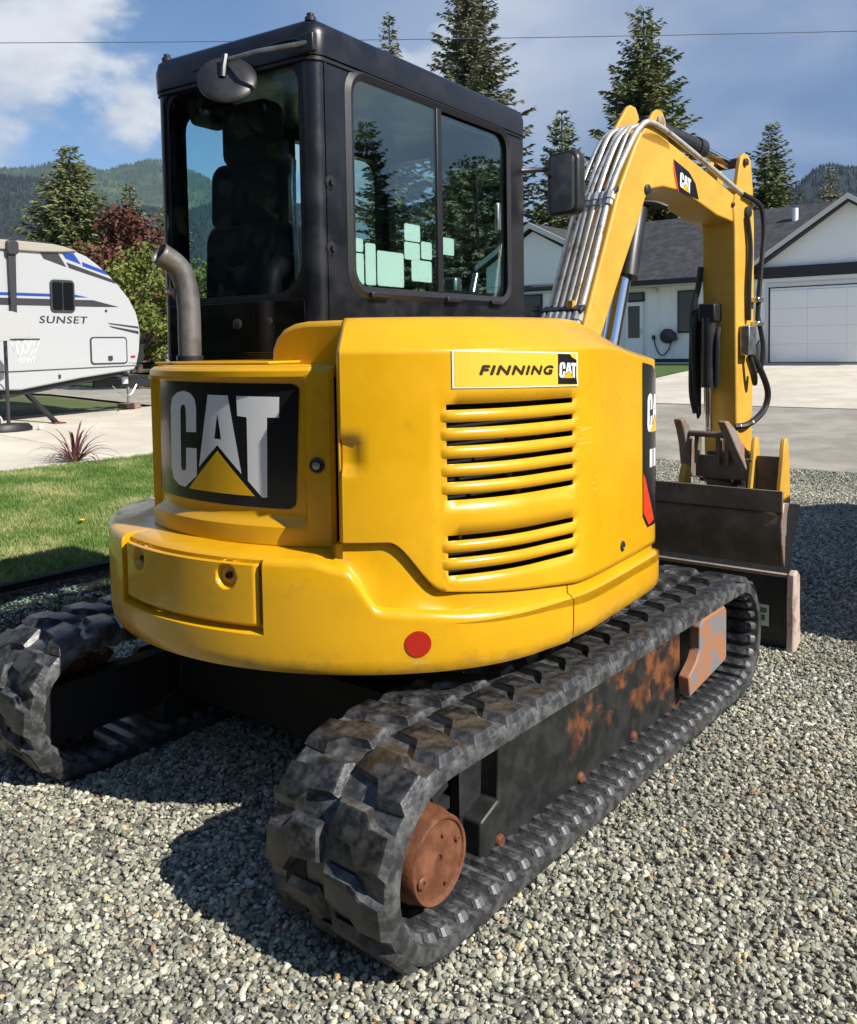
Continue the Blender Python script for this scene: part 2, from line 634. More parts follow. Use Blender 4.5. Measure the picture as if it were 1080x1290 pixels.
def frame_mat():
    """black track frame: paint peels to rust, more of it towards the front"""
    m_ = bpy.data.materials.new('track_frame_paint')
    m_.use_nodes = True
    nt = m_.node_tree
    N, L = nt.nodes, nt.links
    p = N['Principled BSDF']
    tc = N.new('ShaderNodeTexCoord')
    sp = N.new('ShaderNodeSeparateXYZ')
    L.new(tc.outputs['Object'], sp.inputs[0])
    n1 = N.new('ShaderNodeTexNoise')
    n1.inputs['Scale'].default_value = 6.0
    n1.inputs['Detail'].default_value = 10.0
    n1.inputs['Roughness'].default_value = 0.62
    L.new(tc.outputs['Object'], n1.inputs['Vector'])
    ml = N.new('ShaderNodeMath')
    ml.operation = 'MULTIPLY_ADD'
    ml.inputs[1].default_value = 0.14
    L.new(sp.outputs[1], ml.inputs[0])
    L.new(n1.outputs['Fac'], ml.inputs[2])
    mr = N.new('ShaderNodeMapRange')
    mr.inputs['From Min'].default_value = 0.635
    mr.inputs['From Max'].default_value = 0.705
    mz = N.new('ShaderNodeMath')
    mz.operation = 'MULTIPLY_ADD'
    mz.inputs[1].default_value = 0.28
    L.new(sp.outputs[2], mz.inputs[0])
    L.new(ml.outputs[0], mz.inputs[2])
    L.new(mz.outputs[0], mr.inputs['Value'])
    n2 = N.new('ShaderNodeTexNoise')
    n2.inputs['Scale'].default_value = 17.0
    n2.inputs['Detail'].default_value = 6.0
    L.new(tc.outputs['Object'], n2.inputs['Vector'])
    r1 = N.new('ShaderNodeMix')
    r1.data_type = 'RGBA'
    r1.inputs['A'].default_value = (0.050, 0.022, 0.012, 1)
    r1.inputs['B'].default_value = (0.20, 0.070, 0.026, 1)
    mr2 = N.new('ShaderNodeMapRange')
    mr2.inputs['From Min'].default_value = 0.4
    mr2.inputs['From Max'].default_value = 0.62
    L.new(n2.outputs['Fac'], mr2.inputs['Value'])
    L.new(mr2.outputs[0], r1.inputs['Factor'])
    blk = N.new('ShaderNodeMix')
    blk.data_type = 'RGBA'
    blk.inputs['A'].default_value = (0.009, 0.010, 0.010, 1)
    blk.inputs['B'].default_value = (0.026, 0.026, 0.024, 1)
    L.new(mr2.outputs[0], blk.inputs['Factor'])
    mx = N.new('ShaderNodeMix')
    mx.data_type = 'RGBA'
    L.new(mr.outputs[0], mx.inputs['Factor'])
    L.new(blk.outputs['Result'], mx.inputs['A'])
    L.new(r1.outputs['Result'], mx.inputs['B'])
    L.new(mx.outputs['Result'], p.inputs['Base Color'])
    p.inputs['Roughness'].default_value = 0.5
    bp = N.new('ShaderNodeBump')
    bp.inputs['Strength'].default_value = 0.25
    bp.inputs['Distance'].default_value = 0.01
    L.new(mr.outputs[0], bp.inputs['Height'])
    L.new(bp.outputs[0], p.inputs['Normal'])
    return m_


M['frame'] = frame_mat()
M['frame_light'] = mat('peeled_front_plate', (0.36, 0.165, 0.085), 0.6, col2=(0.20, 0.195, 0.20), vscale=11, lo=0.46, hi=0.56, bump=0.1, bscale=50)
M['cab_glass'] = glass_mat('cab_glass', (0.86, 0.95, 0.95), 1.33, (0.95, 1.0, 1.0), 0.0, 0.0)
M['side_glass'] = glass_mat('side_glass', (0.80, 0.90, 0.875), 1.5, (0.95, 1.0, 0.98), 0.0, 0.065)
M['mirror'] = mat('mirror_face', (0.8, 0.85, 0.82), 0.03, metal=1.0)
M['window'] = mat('dark_window', (0.008, 0.010, 0.012), 0.05, spec=0.6)


# ------------------------------------------------------------------ the lie of the land
def gz(x, y):
    z = -0.012 + min(max(0.0, y - 7.5), 15.5) * 0.06
    z += 0.04 * min(max(-3.3 - x, 0.0), 14.0) * (1 - sm(7, 14, y))
    return z


def sheet(name, x0, x1, y0, y1, dz, step, m_, kind='structure', wob=None):
    nx, ny = max(1, round((x1 - x0) / step)), max(1, round((y1 - y0) / step))
    g = G()
    rows = []
    for i in range(nx + 1):
        row = []
        for j in range(ny + 1):
            x, y = lerp(x0, x1, i / nx), lerp(y0, y1, j / ny)
            if wob:
                x, y = wob(x, y)
            row.append((x, y, gz(x, y) + dz))
        rows.append(row)
    g.grid(rows)
    g.f = [f[::-1] for f in g.f]
    g.f = [tuple(f) if Vector(g.v[f[1]]).__sub__(Vector(g.v[f[0]])).cross(Vector(g.v[f[2]]) - Vector(g.v[f[0]])).z > 0 else tuple(f[::-1]) for f in g.f]
    return obj(name, g, m_, kind=kind)


M['dirt'] = mat('far_grass', (0.085, 0.110, 0.030), 0.95, col2=(0.21, 0.19, 0.085), vscale=0.7, bump=0.3, bscale=12)
M['gravel_base'] = mat('gravel_bed', (0.19, 0.178, 0.15), 0.95, var=0.5, vscale=60, bump=0.7, bscale=110)
M['lawn_soil'] = mat('lawn_soil', (0.050, 0.062, 0.018), 1.0, col2=(0.115, 0.10, 0.045), vscale=2.2, bump=0.4, bscale=60)
M['mulch'] = mat('bark_mulch', (0.055, 0.034, 0.023), 0.95, col2=(0.16, 0.11, 0.08), vscale=55, bump=0.9, bscale=80)
M['asphalt'] = mat('asphalt', (0.355, 0.32, 0.255), 0.9, var=0.16, vscale=1.6, bump=0.25, bscale=160, detail=9)
M['concrete'] = mat('concrete', (0.64, 0.575, 0.46), 0.85, var=0.10, vscale=1.1, bump=0.06, bscale=120, detail=9)
M['bare_soil'] = mat('bare_soil', (0.16, 0.105, 0.065), 0.95, col2=(0.28, 0.20, 0.14), vscale=6, bump=0.4, bscale=40)

# one sheet to the horizon
g = G()
xs = [-9000, -3000, -1000, -300, -120] + [-60.3 + k for k in range(121)] + [120, 300, 1000, 3000, 9000]
ys = [-9000, -3000, -1000, -300, -100] + [-40.5 + k for k in range(121)] + [140, 300, 1000, 3000, 9000]
g.grid([[(x, y, gz(x, y) - 0.04) for x in xs] for y in ys])
obj('ground', g, M['dirt'], kind='structure')

sheet('gravel_bed', -2.45, 12.0, -8.0, 8.2, 0.0, 0.5, M['gravel_base'])
sheet('mulch_bed', -3.28, -2.45, -8.0, 8.2, 0.004, 0.3, M['mulch'])
sheet('lawn_soil', -7.6, -3.34, -8.0, 8.2, 0.0, 0.3, M['lawn_soil'])
sheet('road', -90, 60, 8.2, 13.5, 0.0, 0.8, M['asphalt'])
# concrete parking pad: slabs with sawn joints
M_SLAB = {}


def slab(parent_name, x0, x1, y0, y1, th=0.12):
    g_ = G()
    n = 8
    top = [[(lerp(x0, x1, i / n), lerp(y0, y1, j / n), gz(lerp(x0, x1, i / n), lerp(y0, y1, j / n)) + 0.006) for j in range(n + 1)] for i in range(n + 1)]
    g_.grid(top)
    ring = [top[i][0] for i in range(n + 1)] + [top[n][j] for j in range(1, n + 1)] + [top[i][n] for i in range(n - 1, -1, -1)] + [top[0][j] for j in range(n - 1, 0, -1)]
    g_.grid([[(a, b, c - th) for a, b, c in ring], ring], close=True)
    return g_


def pavement(name, xs_, ys_, m_):
    base = None
    for i in range(len(xs_) - 1):
        for j in range(len(ys_) - 1):
            g_ = slab(name, xs_[i] + 0.008, xs_[i + 1] - 0.008, ys_[j] + 0.008, ys_[j + 1] - 0.008)
            if base is None:
                base = obj(name, g_, m_, kind='structure', weld=True)
            else:
                obj('slab', g_, m_, parent=base, weld=True)
    return base


pavement('parking_pad', [-13.2, -10.4, -7.64], [-8.0, -4.0, 0.0, 3.9, 8.1], M['concrete'])
pavement('driveway', [-7.15, -3.6, 0.4, 4.0], [13.55, 16.9, 20.0, 22.15], M['concrete'])
pavement('front_walk', [-14.5, -11.0, -7.2], [22.35, 22.95], M['concrete'])
sheet('verge', -3.4, -1.4, 7.55, 8.18, 0.008, 0.3, M['bare_soil'])


# ------------------------------------------------------------------ the excavator
EX = thing('excavator', 'yellow tracked mini excavator with black glazed cab parked on the gravel', 'excavator', (0.0, 0.27, -0.012))
UA = R(5)
UC, US = math.cos(UA), math.sin(UA)


def U3(u, v, z):
    """upper structure: it stands slewed five degrees on the tracks"""
    return (-0.005 + u * UC - v * US, 0.172 + u * US + v * UC, z)


def rho(th, r, w, vmax=None):
    n = 14
    c, s = -math.cos(th), abs(math.sin(th))
    rr = r + 0.5 * sm(R(65), R(110), abs(th))
    k = (1 / rr) ** n + (s / w) ** n
    if vmax and c > 0:
        k += (c / vmax) ** n
    return k ** (-1 / n)


def plan(th, r, w, vmax=None, off=0.0):
    q = rho(th, r, w, vmax) + off
    return q * math.sin(th), -q * math.cos(th)


# ---- tracks
TR, TH = 0.2446, 0.4892
T_Y0, T_HALF = 0.268, 1.2463 - 0.2446
T_PER = 4 * T_HALF + 2 * PI * TR


def tpath(s):
    """belt line: (y, z, tangent y, tangent z, normal y, normal z)"""
    s %= T_PER
    h = T_HALF
    if s < 2 * h:
        return (T_Y0 - h + s, TH, 1, 0, 0, 1)
    s -= 2 * h
    if s < PI * TR:
        a = s / TR
        return (T_Y0 + h + TR * math.sin(a), TR + TR * math.cos(a), math.cos(a), -math.sin(a), math.sin(a), math.cos(a))
    s -= PI * TR
    if s < 2 * h:
        return (T_Y0 + h - s, 0.0, -1, 0, 0, -1)
    s -= 2 * h
    a = s / TR
    return (T_Y0 - h - TR * math.sin(a), TR - TR * math.cos(a), -math.cos(a), math.sin(a), -math.sin(a), -math.cos(a))


def lug_mesh(side):
    """one tread block, stepped like a Z, tapering to the top"""
    poly = [(0.186, -0.054), (0.186, 0.030), (0.132, 0.036), (0.106, 0.064), (0.020, 0.067), (0.012, -0.008), (0.090, -0.020), (0.116, -0.058)]
    g_ = G()
    n = len(poly)
    cx, cy = 0.10, 0.004
    if side < 0:
        poly = [(-a, b) for a, b in poly][::-1]
        cx = -cx
    base = [(cx + (a - cx) * 1.13, cy + (b - cy) * 1.20, -0.006) for a, b in poly]
    mid = [(lerp(a, cx, 0.01), lerp(b, cy, 0.02), 0.0165) for a, b in poly]
    top = [(lerp(a, cx, 0.08), lerp(b, cy, 0.12), 0.0220) for a, b in poly]
    ring = lambda o: [(o + i, o + (i + 1) % n, o + n + (i + 1) % n, o + n + i) for i in range(n)]
    g_.add(base + mid, ring(0), 0)
    g_.add(mid + top, ring(0) + [tuple(range(n, 2 * n))], 1)
    me = bpy.data.meshes.new('tread_lug')
    me.from_pydata(g_.v, [], g_.f)
    me.polygons.foreach_set('material_index', g_.m)
    me.materials.append(M['belt'])
    me.materials.append(M['lug'])
    me.polygons.foreach_set('use_smooth', [True] * len(me.polygons))
    me.set_sharp_from_angle(angle=R(48))
    return me


def link_mesh():
    g_ = G()
    for a0, a1 in ((-0.12, 0.190),):
        poly = rrect(a0, a1, -0.022, 0.022, 0.014, 2)
        n = len(poly)
        c = (a0 + a1) / 2
        g_.add([(a, b, -0.046) for a, b in poly] + [(lerp(a, c, 0.1), b * 0.72, -0.064) for a, b in poly], [(i, n + i, n + (i + 1) % n, (i + 1) % n) for i in range(n)] + [tuple(range(2 * n - 1, n - 1, -1))])
    me = bpy.data.meshes.new('track_link')
    me.from_pydata(g_.v, [], g_.f)
    me.materials.append(M['link'])
    return me


LUG = {1: lug_mesh(1), -1: lug_mesh(-1)}
LINK = link_mesh()
N_LUG, N_LINK = 38, 76


def belt_frame(xc, s):
    y, z, ty, tz, ny, nz = tpath(s)
    return Matrix(((1, 0, 0, xc), (0, ty, ny, y), (0, tz, nz, z), (0, 0, 0, 1)))


def make_track(xc, off):
    g_ = G()
    sec = [(-0.200, -0.014), (-0.190, 0.0), (-0.02, 0.0), (0.02, 0.0), (0.190, 0.0), (0.200, -0.014), (0.200, -0.044), (0.186, -0.048), (-0.186, -0.048), (-0.200, -0.044)]
    rows = []
    K = 150
    for k in range(K):
        y, z, ty, tz, ny, nz = tpath(T_PER * k / K)
        rows.append([(xc + a, y + h * ny, z + h * nz) for a, h in sec])
    rows.append(rows[0])
    g_.grid(rows, close=True)
    tr = obj('track', g_, M['belt'], parent=EX, weld=True)
    rnd = random.Random(5)
    for i in range(N_LUG):
        for sd in (1, -1):
            s = T_PER * (i + (0.5 if sd < 0 else 0.0)) / N_LUG + off
            m_ = belt_frame(xc, s)
            m_ = m_ @ Matrix.Diagonal((1, rnd.uniform(0.93, 1.04), rnd.uniform(0.86, 1.03), 1))
            piece('tread_lug', LUG[sd], tr, m_)
    for i in range(N_LINK):
        piece('track_link', LINK, tr, belt_frame(xc, T_PER * (i + 0.3) / N_LINK + off))
    return tr


def make_track_frame(sg):
    """sg=+1 right, -1 left; the outer face looks outwards"""
    X = lambda x: sg * x
    fn = lambda a, b, h: (sg * h, a, b)
    flip = (lambda p: p) if sg > 0 else (lambda p: p[::-1])
    main = [(-0.446, 0.055), (-0.438, 0.160), (-0.352, 0.188), (-0.345, 0.330), (-0.33, 0.375), (0.90, 0.380), (0.930, 0.360), (0.936, 0.05), (0.90, 0.040), (-0.42, 0.045)]
    g_ = G().prism(flip(main), 0.63, 0.862, fn)
    fr = obj('track_frame', g_, M['frame'], parent=EX, bevel=(0.007, 2))
    light = [(0.985, 0.365), (1.02, 0.385), (1.25, 0.385), (1.272, 0.365), (1.272, 0.165), (1.255, 0.150), (0.885, 0.110), (0.875, 0.19), (0.955, 0.235), (0.985, 0.27)]
    obj('front_plate', G().prism(flip(light), 0.875, 0.922, fn), M['frame_light'], parent=fr, bevel=(0.006, 2))
    # slotted lugs by the notch at each end of the frame
    for (a0, a1, b0, b1, sx) in ((-0.455, -0.235, 0.075, 0.335, 0.80), (1.03, 1.27, 0.060, 0.335, 0.78)):
        outer = rrect(a0, a1, b0, b1, 0.03, 4)
        cx_, cz_ = (-0.322, 0.186) if a0 < 0 else (1.262 - 0.0, 0.172)
        if a0 > 0:
            outer = rrect(1.05, 1.35, 0.050, 0.335, 0.05, 4)
        inner = rrect(cx_ - 0.017, cx_ + 0.017, cz_ - 0.034, cz_ + 0.034, 0.016, 4)
        g_ = G()
        n = len(outer)
        vs = [fn(a, b, sx) for a, b in outer] + [fn(a, b, sx) for a, b in inner] + [fn(a, b, sx - 0.03) for a, b in inner] + [fn(a, b, sx - 0.03) for a, b in outer]
        fs = []
        for i in range(n):
            j = (i + 1) % n
            fs += [(i, j, n + j, n + i), (n + i, n + j, 2 * n + j, 2 * n + i), (3 * n + i, 3 * n + j, j, i)]
        if sg < 0:
            fs = [f[::-1] for f in fs]
        g_.add(vs, fs)
        obj('slotted_plate', g_, M['cylinder'], parent=fr)
    obj('slot_backing', G().box(*sorted((X(0.735), X(0.748))), 1.20, 1.34, 0.10, 0.25), M['frame_light'], parent=fr)
    obj('inner_beam', G().box(*sorted((X(0.66), X(0.73))), -0.98, 1.30, 0.13, 0.33), M['dark_void'], parent=fr)
    # drive cover at the rear, idler at the front
    yc, zc = -0.715, 0.208
    prof = [(0.055, 0.70), (0.119, 0.72), (0.119, 0.885), (0.112, 0.905), (0.110, 0.930), (0.106, 0.936), (0.100, 0.934), (0.097, 0.928), (0.050, 0.930), (0.014, 0.930), (0.012, 0.924), (0.002, 0.924)]
    c_ = G().lathe([(r, h) for r, h in prof], axis='x', n=48)
    c_.xf(lambda x, y, z: (sg * x, y + yc, z + zc))
    if sg < 0:
        c_.f = [f[::-1] for f in c_.f]
    dc = obj('drive_cover', c_, M['rust'], parent=fr)
    for (ang, rr, sz) in ((200, 0.074, 0.017), (20, 0.078, 0.010), (75, 0.062, 0.007), (290, 0.070, 0.007)):
        py_, pz_ = yc + rr * math.cos(R(ang)), zc + rr * math.sin(R(ang))
        pg = G().lathe([(sz, 0.926), (sz, 0.934), (sz * 0.75, 0.938), (sz * 0.35, 0.938), (sz * 0.3, 0.932)], axis='x', n=14)
        pg.xf(lambda x, y, z: (sg * x, y + py_, z + pz_))
        obj('plug', pg, M['rust'], parent=fr)
    tg = G()
    for k in range(19):
        a = 2 * PI * k / 19
        tg.obox((sg * 0.79, yc + 0.155 * math.cos(a), 0.245 + 0.155 * math.sin(a)), (0.03, 0, 0), (0, 0.035 * math.cos(a), 0.035 * math.sin(a)), (0, -0.016 * math.sin(a), 0.016 * math.cos(a)))
    tg.lathe([(0.15, 0.765), (0.15, 0.815)], (0, 0, 0), 'x', 32)
    k0 = len(tg.v) - 64
    tg.v[k0:] = [(sg * x, y + yc, z + 0.245) for x, y, z in tg.v[k0:]]
    obj('sprocket', tg, M['rust'] if sg < 0 else M['dark_void'], parent=fr)
    ig = G().lathe([(0.03, 0.64), (0.10, 0.65), (0.17, 0.66), (0.180, 0.68), (0.15, 0.69), (0.15, 0.73), (0.180, 0.74), (0.17, 0.765), (0.10, 0.77), (0.03, 0.77)], axis='x', n=36)
    ig.xf(lambda x, y, z: (sg * x, y + 1.27, z + 0.235))
    obj('idler', ig, M['dark_void'], parent=fr)
    for yb in (-0.351, 0.12, 0.51):
        rg = G().lathe([(0.019, 0.84), (0.019, 0.868), (0.014, 0.874), (0.003, 0.874)], axis='x', n=12)
        rg.xf(lambda x, y, z: (sg * x, y + yb, z + 0.072))
        obj('roller_bolt', rg, M['rust'], parent=fr)
        wg = G().lathe([(0.03, 0.65), (0.075, 0.66), (0.075, 0.75), (0.03, 0.76)], axis='x', n=18)
        wg.xf(lambda x, y, z: (sg * x, y + yb, z + 0.125))
        obj('track_roller', wg, M['dark_void'], parent=fr)
    hg = G().lathe([(0.018, 0.856), (0.020, 0.8632), (0.014, 0.865), (0.002, 0.865)], axis='x', n=16)
    hg.xf(lambda x, y, z: (sg * x, y + 0.677, z * 1.5 + 0.204))
    obj('grease_port', hg, M['dark_void'], parent=fr)
    return fr


make_track(0.79, 0.02)
make_track(-0.79, 0.075)
make_track_frame(1)
make_track_frame(-1)

cb = G()
cb.box(-0.62, 0.62, -0.35, 0.85, 0.16, 0.40)
cb.box(-0.62, 0.62, 0.85, 1.25, 0.10, 0.16)
cb.lathe([(0.50, 0.40), (0.50, 0.56)], (0.0, 0.172, 0), 'z', 40)
cb.box(-0.16, -0.06, 0.8, 1.9, 0.14, 0.24)
cb.box(0.06, 0.16, 0.8, 1.9, 0.14, 0.24)
obj('undercarriage', cb, M['dark_void'], parent=EX)

# ---- dozer blade across the front
bl = G()
prof = [(1.99, 0.0), (1.985, 0.05), (1.99, 0.36), (2.06, 0.385), (2.045, 0.30), (2.04, 0.12), (2.09, -0.005)]
bl.prism(prof[::-1], -0.955, 0.955, lambda a, b, h: (h, a, b))
BLADE = obj('dozer_blade', bl, M['blade'], parent=EX, bevel=(0.006, 2))
for sx in (1, -1):
    eg = G().prism([(1.955, -0.012), (1.968, 0.10), (1.962, 0.24), (1.972, 0.375), (2.02, 0.388), (2.06, 0.36), (2.062, 0.20), (2.078, 0.02)][::-1], 0.956 * sx, 0.992 * sx, lambda a, b, h: (h, a, b))
    if sx < 0:
        eg.f = [f[::-1] for f in eg.f]
    ep = obj('end_plate', eg, M['endcap'], parent=BLADE, bevel=(0.008, 2))
obj('top_edge', G().box(-0.954, 0.954, 1.978, 2.0, 0.352, 0.372), M['worn'], parent=BLADE, bevel=(0.004, 1))
dg = G().box(0.812, 0.868, 1.982, 1.9835, 0.10, 0.205, 0)
dg.box(0.822, 0.858, 1.9812, 1.9818, 0.165, 0.190, 1)
dg.box(0.830, 0.850, 1.9812, 1.9818, 0.125, 0.155, 1)
M['label_green'] = mat('label_green', (0.05, 0.16, 0.03), 0.5)
M['label_pale'] = mat('label_pale', (0.52, 0.60, 0.50), 0.5)
obj('safety_label', dg, None, parent=BLADE, mats=[M['label_pale'], M['label_green']])

# ---- counterweight
CW_R, CW_W = 1.02, 0.94


def hood_bottom(d):
    if d < 36.5:
        return 0.952
    z = lerp(0.952, 0.806, sm(36.5, 45.5, d))
    if d > 45.5:
        z -= 0.0017 * (d - 45.5) if d < 75 else 0.0017 * 29.5
    return z


def cw_top(d):
    zi = lerp(0.917, hood_bottom(d) - 0.005, sm(25, 29, d))
    zr = lerp(0.905, 0.885, sm(24, 29, d))
    if d > 29.5:
        zr = lerp(0.885, lerp(0.770, 0.751, min(1, max(0, (d - 34.5) / 11.5))), sm(29.5, 35.0, d)) if d < 46 else hood_bottom(d) - lerp(0.055, 0.034, sm(46, 74, d))
    inner = lerp(CW_R - 0.145, CW_R - lerp(0.040, 0.026, sm(42, 50, d)), sm(25, 29, d))
    return zr, zi, inner


def cw_sweep(d0, d1, step, pocket, zbot=0.578):
    rows = []
    ds = [d0 + (d1 - d0) * k / max(1, round((d1 - d0) / step)) for k in range(max(1, round((d1 - d0) / step)) + 1)]
    if pocket:
        for e in (-20.6, 16.2):
            ds += [e - 0.5, e, e + 0.01 if e < 0 else e - 0.01]
        ds = sorted(ds)
    for d in ds:
        th = R(d)
        zr, zi, inner = cw_top(d)
        inn = -20.6 < d < 16.2 and pocket
        k = 0.030 if inn else 0.0
        und = 0.05 if d < 60 else 0.05 + 0.02 * sm(60, 75, d)
        sec = [(-0.30, zbot), (-und, zbot - 0.008), (-0.016, zbot + 0.004), (-0.004, zbot + 0.022), (0, zbot + 0.05), (0, 0.688), (-k * 0.75, 0.694), (-k, 0.700), (-k, 0.72), (-k, min(0.80, zr - 0.03)), (-k, zr - 0.022), (-k * 0.9 - 0.003, zr - 0.010), (-k - 0.012, zr - 0.001), (-max(k, 0.0) - 0.024, zr + 0.003), (lerp(-0.024, inner - CW_R, 0.75), lerp(zr + 0.003, zi, 0.28)), (inner - CW_R, zi), (-0.30, zi)]
        rows.append([(*plan(th, CW_R, CW_W, 0.50, off=o), z) for o, z in sec])
    g_ = G()
    g_.grid([r[::-1] for r in rows], close=True)
    n = len(rows[0])
    g_.f += [tuple(range(n)), tuple(range(len(g_.v) - 1, len(g_.v) - n - 1, -1))]
    g_.m += [0, 0]
    return g_.xf(U3)


CW = obj('counterweight', cw_sweep(-110, 72.0, 1.3, True), M['yellow'], parent=EX, smooth=32)
obj('side_skirt', cw_sweep(72.35, 152, 2.0, False, 0.585), M['yellow'], parent=EX, smooth=32)

# the bolted plate in the back of the counterweight, dished round its two bolts
rows = []
d0, d1, z0, z1 = -19.6, 15.2, 0.708, 0.889
dish = [(-13.6, 0.846), (9.2, 0.846)]
for i in range(131):
    d = lerp(d0, d1, i / 130)
    row = []
    for j in range(39):
        z = lerp(z0, z1, j / 38)
        o = -0.006 - 0.008 * max(sm(0.0, 0.9, (d0 + 0.9 - d)), sm(0, 0.9, d - d1 + 0.9)) - 0.008 * max(sm(0, 0.010, z0 + 0.010 - z), sm(0, 0.004, z - z1 + 0.004))
        for dd, dz in dish:
            q = math.hypot(R(d - dd) * CW_R, z - dz)
            o -= 0.020 * (1 - sm(0.029, 0.037, q))
        row.append((*plan(R(d), CW_R, CW_W, None, off=o), z))
    rows.append(row)
PL = obj('rear_plate', G().grid([r[::-1] for r in rows]).xf(U3), M['yellow'], parent=CW, solid=(0.014, -1))
for dd, dz in dish:
    th = R(dd)
    a, b = plan(th, CW_R, CW_W, None, off=-0.026)
    bg = G().lathe([(0.011, 0), (0.011, 0.010), (0.006, 0.012), (0.005, 0.006), (0.001, 0.006)], axis='y', n=10)
    bg.xf(lambda x, y, z: U3(a + x * math.cos(th) + y * math.sin(th), b + x * math.sin(th) - y * math.cos(th), dz + z))
    obj('socket_bolt', bg, M['bolt'], parent=CW)


def on_wall(g2, fr, off, flip=False):
    """bend flat shapes given in (degrees, z) onto a wall of the upper structure"""
    r, w, vm = fr
    g_ = G()
    g_.v = [U3(*plan(R(a), r, w, vm, off=off), b) for a, b, _ in g2.v]
    g_.f = [f for f in g2.f]
    g_.m = list(g2.m)
    out = []
    for f in g_.f:   # face outwards
        p, q, s = (Vector(g_.v[i]) for i in f[:3])
        nrm = (q - p).cross(s - p)
        c = (p - Vector(U3(0, 0.2, p.z)))
        c.z = 0
        out.append(f if nrm.dot(c) > 0 else f[::-1])
    g_.f = out
    return g_


def disc2(cd, cz, r_m, rad, n=28):
    k = math.degrees(1.0 / rad)
    return [(cd + r_m * math.cos(2 * PI * i / n) * k, cz + r_m * math.sin(2 * PI * i / n)) for i in range(n)]


obj('reflector', on_wall(slice_polys([disc2(40.9, 0.671, 0.037, 1.02)], 1.0), (CW_R, CW_W, None), 0.003), M['red'], parent=CW, smooth=0)

# ---- engine hood with louvres
H_R, H_W, H_V = 1.0, 0.925, 0.50
ups = [1.323 - 0.0506 * k for k in range(6)] + [0.955 - 0.049 * k for k in range(3)]
SL_H, SL_0, SL_1 = 0.0080, 46.2, 74.0
zrows = sorted(set([0.74, 0.76, 0.78, 0.80, 0.82] + [round(z + e, 4) for z in ups for e in (-SL_H, SL_H)] + [1.0, 1.02, 1.14, 1.20, 1.245, 1.37, 1.41, 1.45, 1.47]))
dcols = [28.8, 29.0, 29.4] + [30 + k for k in range(0, 7)] + [36.5 + 0.6 * k for k in range(16)] + [SL_0] + [48.2 + 2 * k for k in range(13)] + [SL_1] + [76 + 2.2 * k for k in range(40)]


def crease(d):
    return 1.485 - 0.05 * sm(84, 116, d) - 0.16 * sm(112, 160, d)


rows = []
zz_all = zrows + ['c0', 'c1', 'c2', 'c3', 'b1', 'b2', 't0', 't1', 't2', 't3']
for d in dcols:
    row = []
    zc, zb = crease(d), hood_bottom(d)
    lip = 0.012 * sm(0, 0.5, 29.3 - d)
    for z in zz_all:
        w = H_W
        if isinstance(z, float):
            hi_ = 1.0 if d < 46.15 else 0.82
            zz, o = (zb + (z - 0.74) * (hi_ - zb) / (hi_ - 0.74) if z < hi_ else min(z, zc - 0.012)), 0.0
            # bosses round the louvres stand a little proud
            box1 = sm(43.6, 45.2, d) * (1 - sm(75.0, 76.6, d)) * max(sm(1.040, 1.055, zz) * (1 - sm(1.338, 1.352, zz)), sm(0.836, 0.846, zz) * (1 - sm(0.970, 0.984, zz)))
            o -= 0.004 * box1
            o -= 0.024 * (1 - sm(30.5, 33.5, d)) * sm(1.135, 1.17, zz) * (1 - sm(1.225, 1.26, zz))
        else:
            zz, o = {'c0': (zc - 0.006, 0), 'c1': (zc, -0.003), 'c2': (zc + 0.005, -0.009), 'c3': (zc + 0.02, -0.026), 'b1': (zc + 0.055, -0.072), 'b2': (zc + 0.080, -0.106), 't0': (zc + 0.090, -0.124), 't1': (zc + 0.094, -0.150), 't2': (zc + 0.095, -0.32), 't3': (zc + 0.095, -0.62)}[z]
            zz = lerp(zc, zz, 1 - 0.72 * sm(84, 128, d))
        row.append((*plan(R(d), H_R, w, H_V, off=o - lip), zz))
    rows.append(row)
slot_cells = set()
for k, z in enumerate(ups):
    slot_cells.add(zrows.index(round(z - SL_H, 4)))
ci0, ci1 = dcols.index(SL_0), dcols.index(SL_1)


def hood_skip(i, j):
    if ci0 <= i < ci1 and j in slot_cells:
        return True
    return False


HOOD = obj('engine_hood', G().grid([r for r in rows], skip=hood_skip).xf(U3), M['yellow'], parent=EX, solid=(0.009, 1), smooth=34, weld=True)
# left return of the hood, seen in the gap beside the rear cover
g_ = G()
prof = [(-0.004, 0.952), (-0.004, 1.478), (-0.03, 1.507), (-0.105, 1.565), (-0.14, 1.578)]
a_in = []
for o, z in prof:
    a_in.append((*plan(R(28.8), H_R, H_W, None, off=o - 0.016), z))
lo = [(p[0] - 0.10, p[1] + 0.20, p[2]) for p in a_in]
g_.grid([a_in, lo])
obj('hood_return', g_.xf(U3), M['yellow'], parent=HOOD, solid=(0.006, 0))
gi = G()
dd_ = [44 + 2 * k for k in range(17)]
gi.grid([[(*plan(R(d), H_R, H_W, None, off=-0.07), z) for z in (0.80, 1.36)] for d in dd_])
obj('dark_backing', gi.xf(U3), M['dark_void'], parent=HOOD)  # near-black sheet stands in for the shade inside the hood
gi = G()
for d, z, q in ((50, 1.135, 0.012), (53, 1.185, 0.010), (52, 1.09, 0.014), (60, 1.24, 0.016), (59, 1.12, 0.016), (61, 1.07, 0.018), (49, 0.955, 0.010), (55, 0.965, 0.008)):
    a, b = plan(R(d), H_R, H_W, None, off=-0.05)
    gi.tube([(a, b, z - q), (a + 0.01, b, z + q)], q * 0.5, 8)
obj('engine_fitting', gi.xf(U3), M['steel'], parent=HOOD)
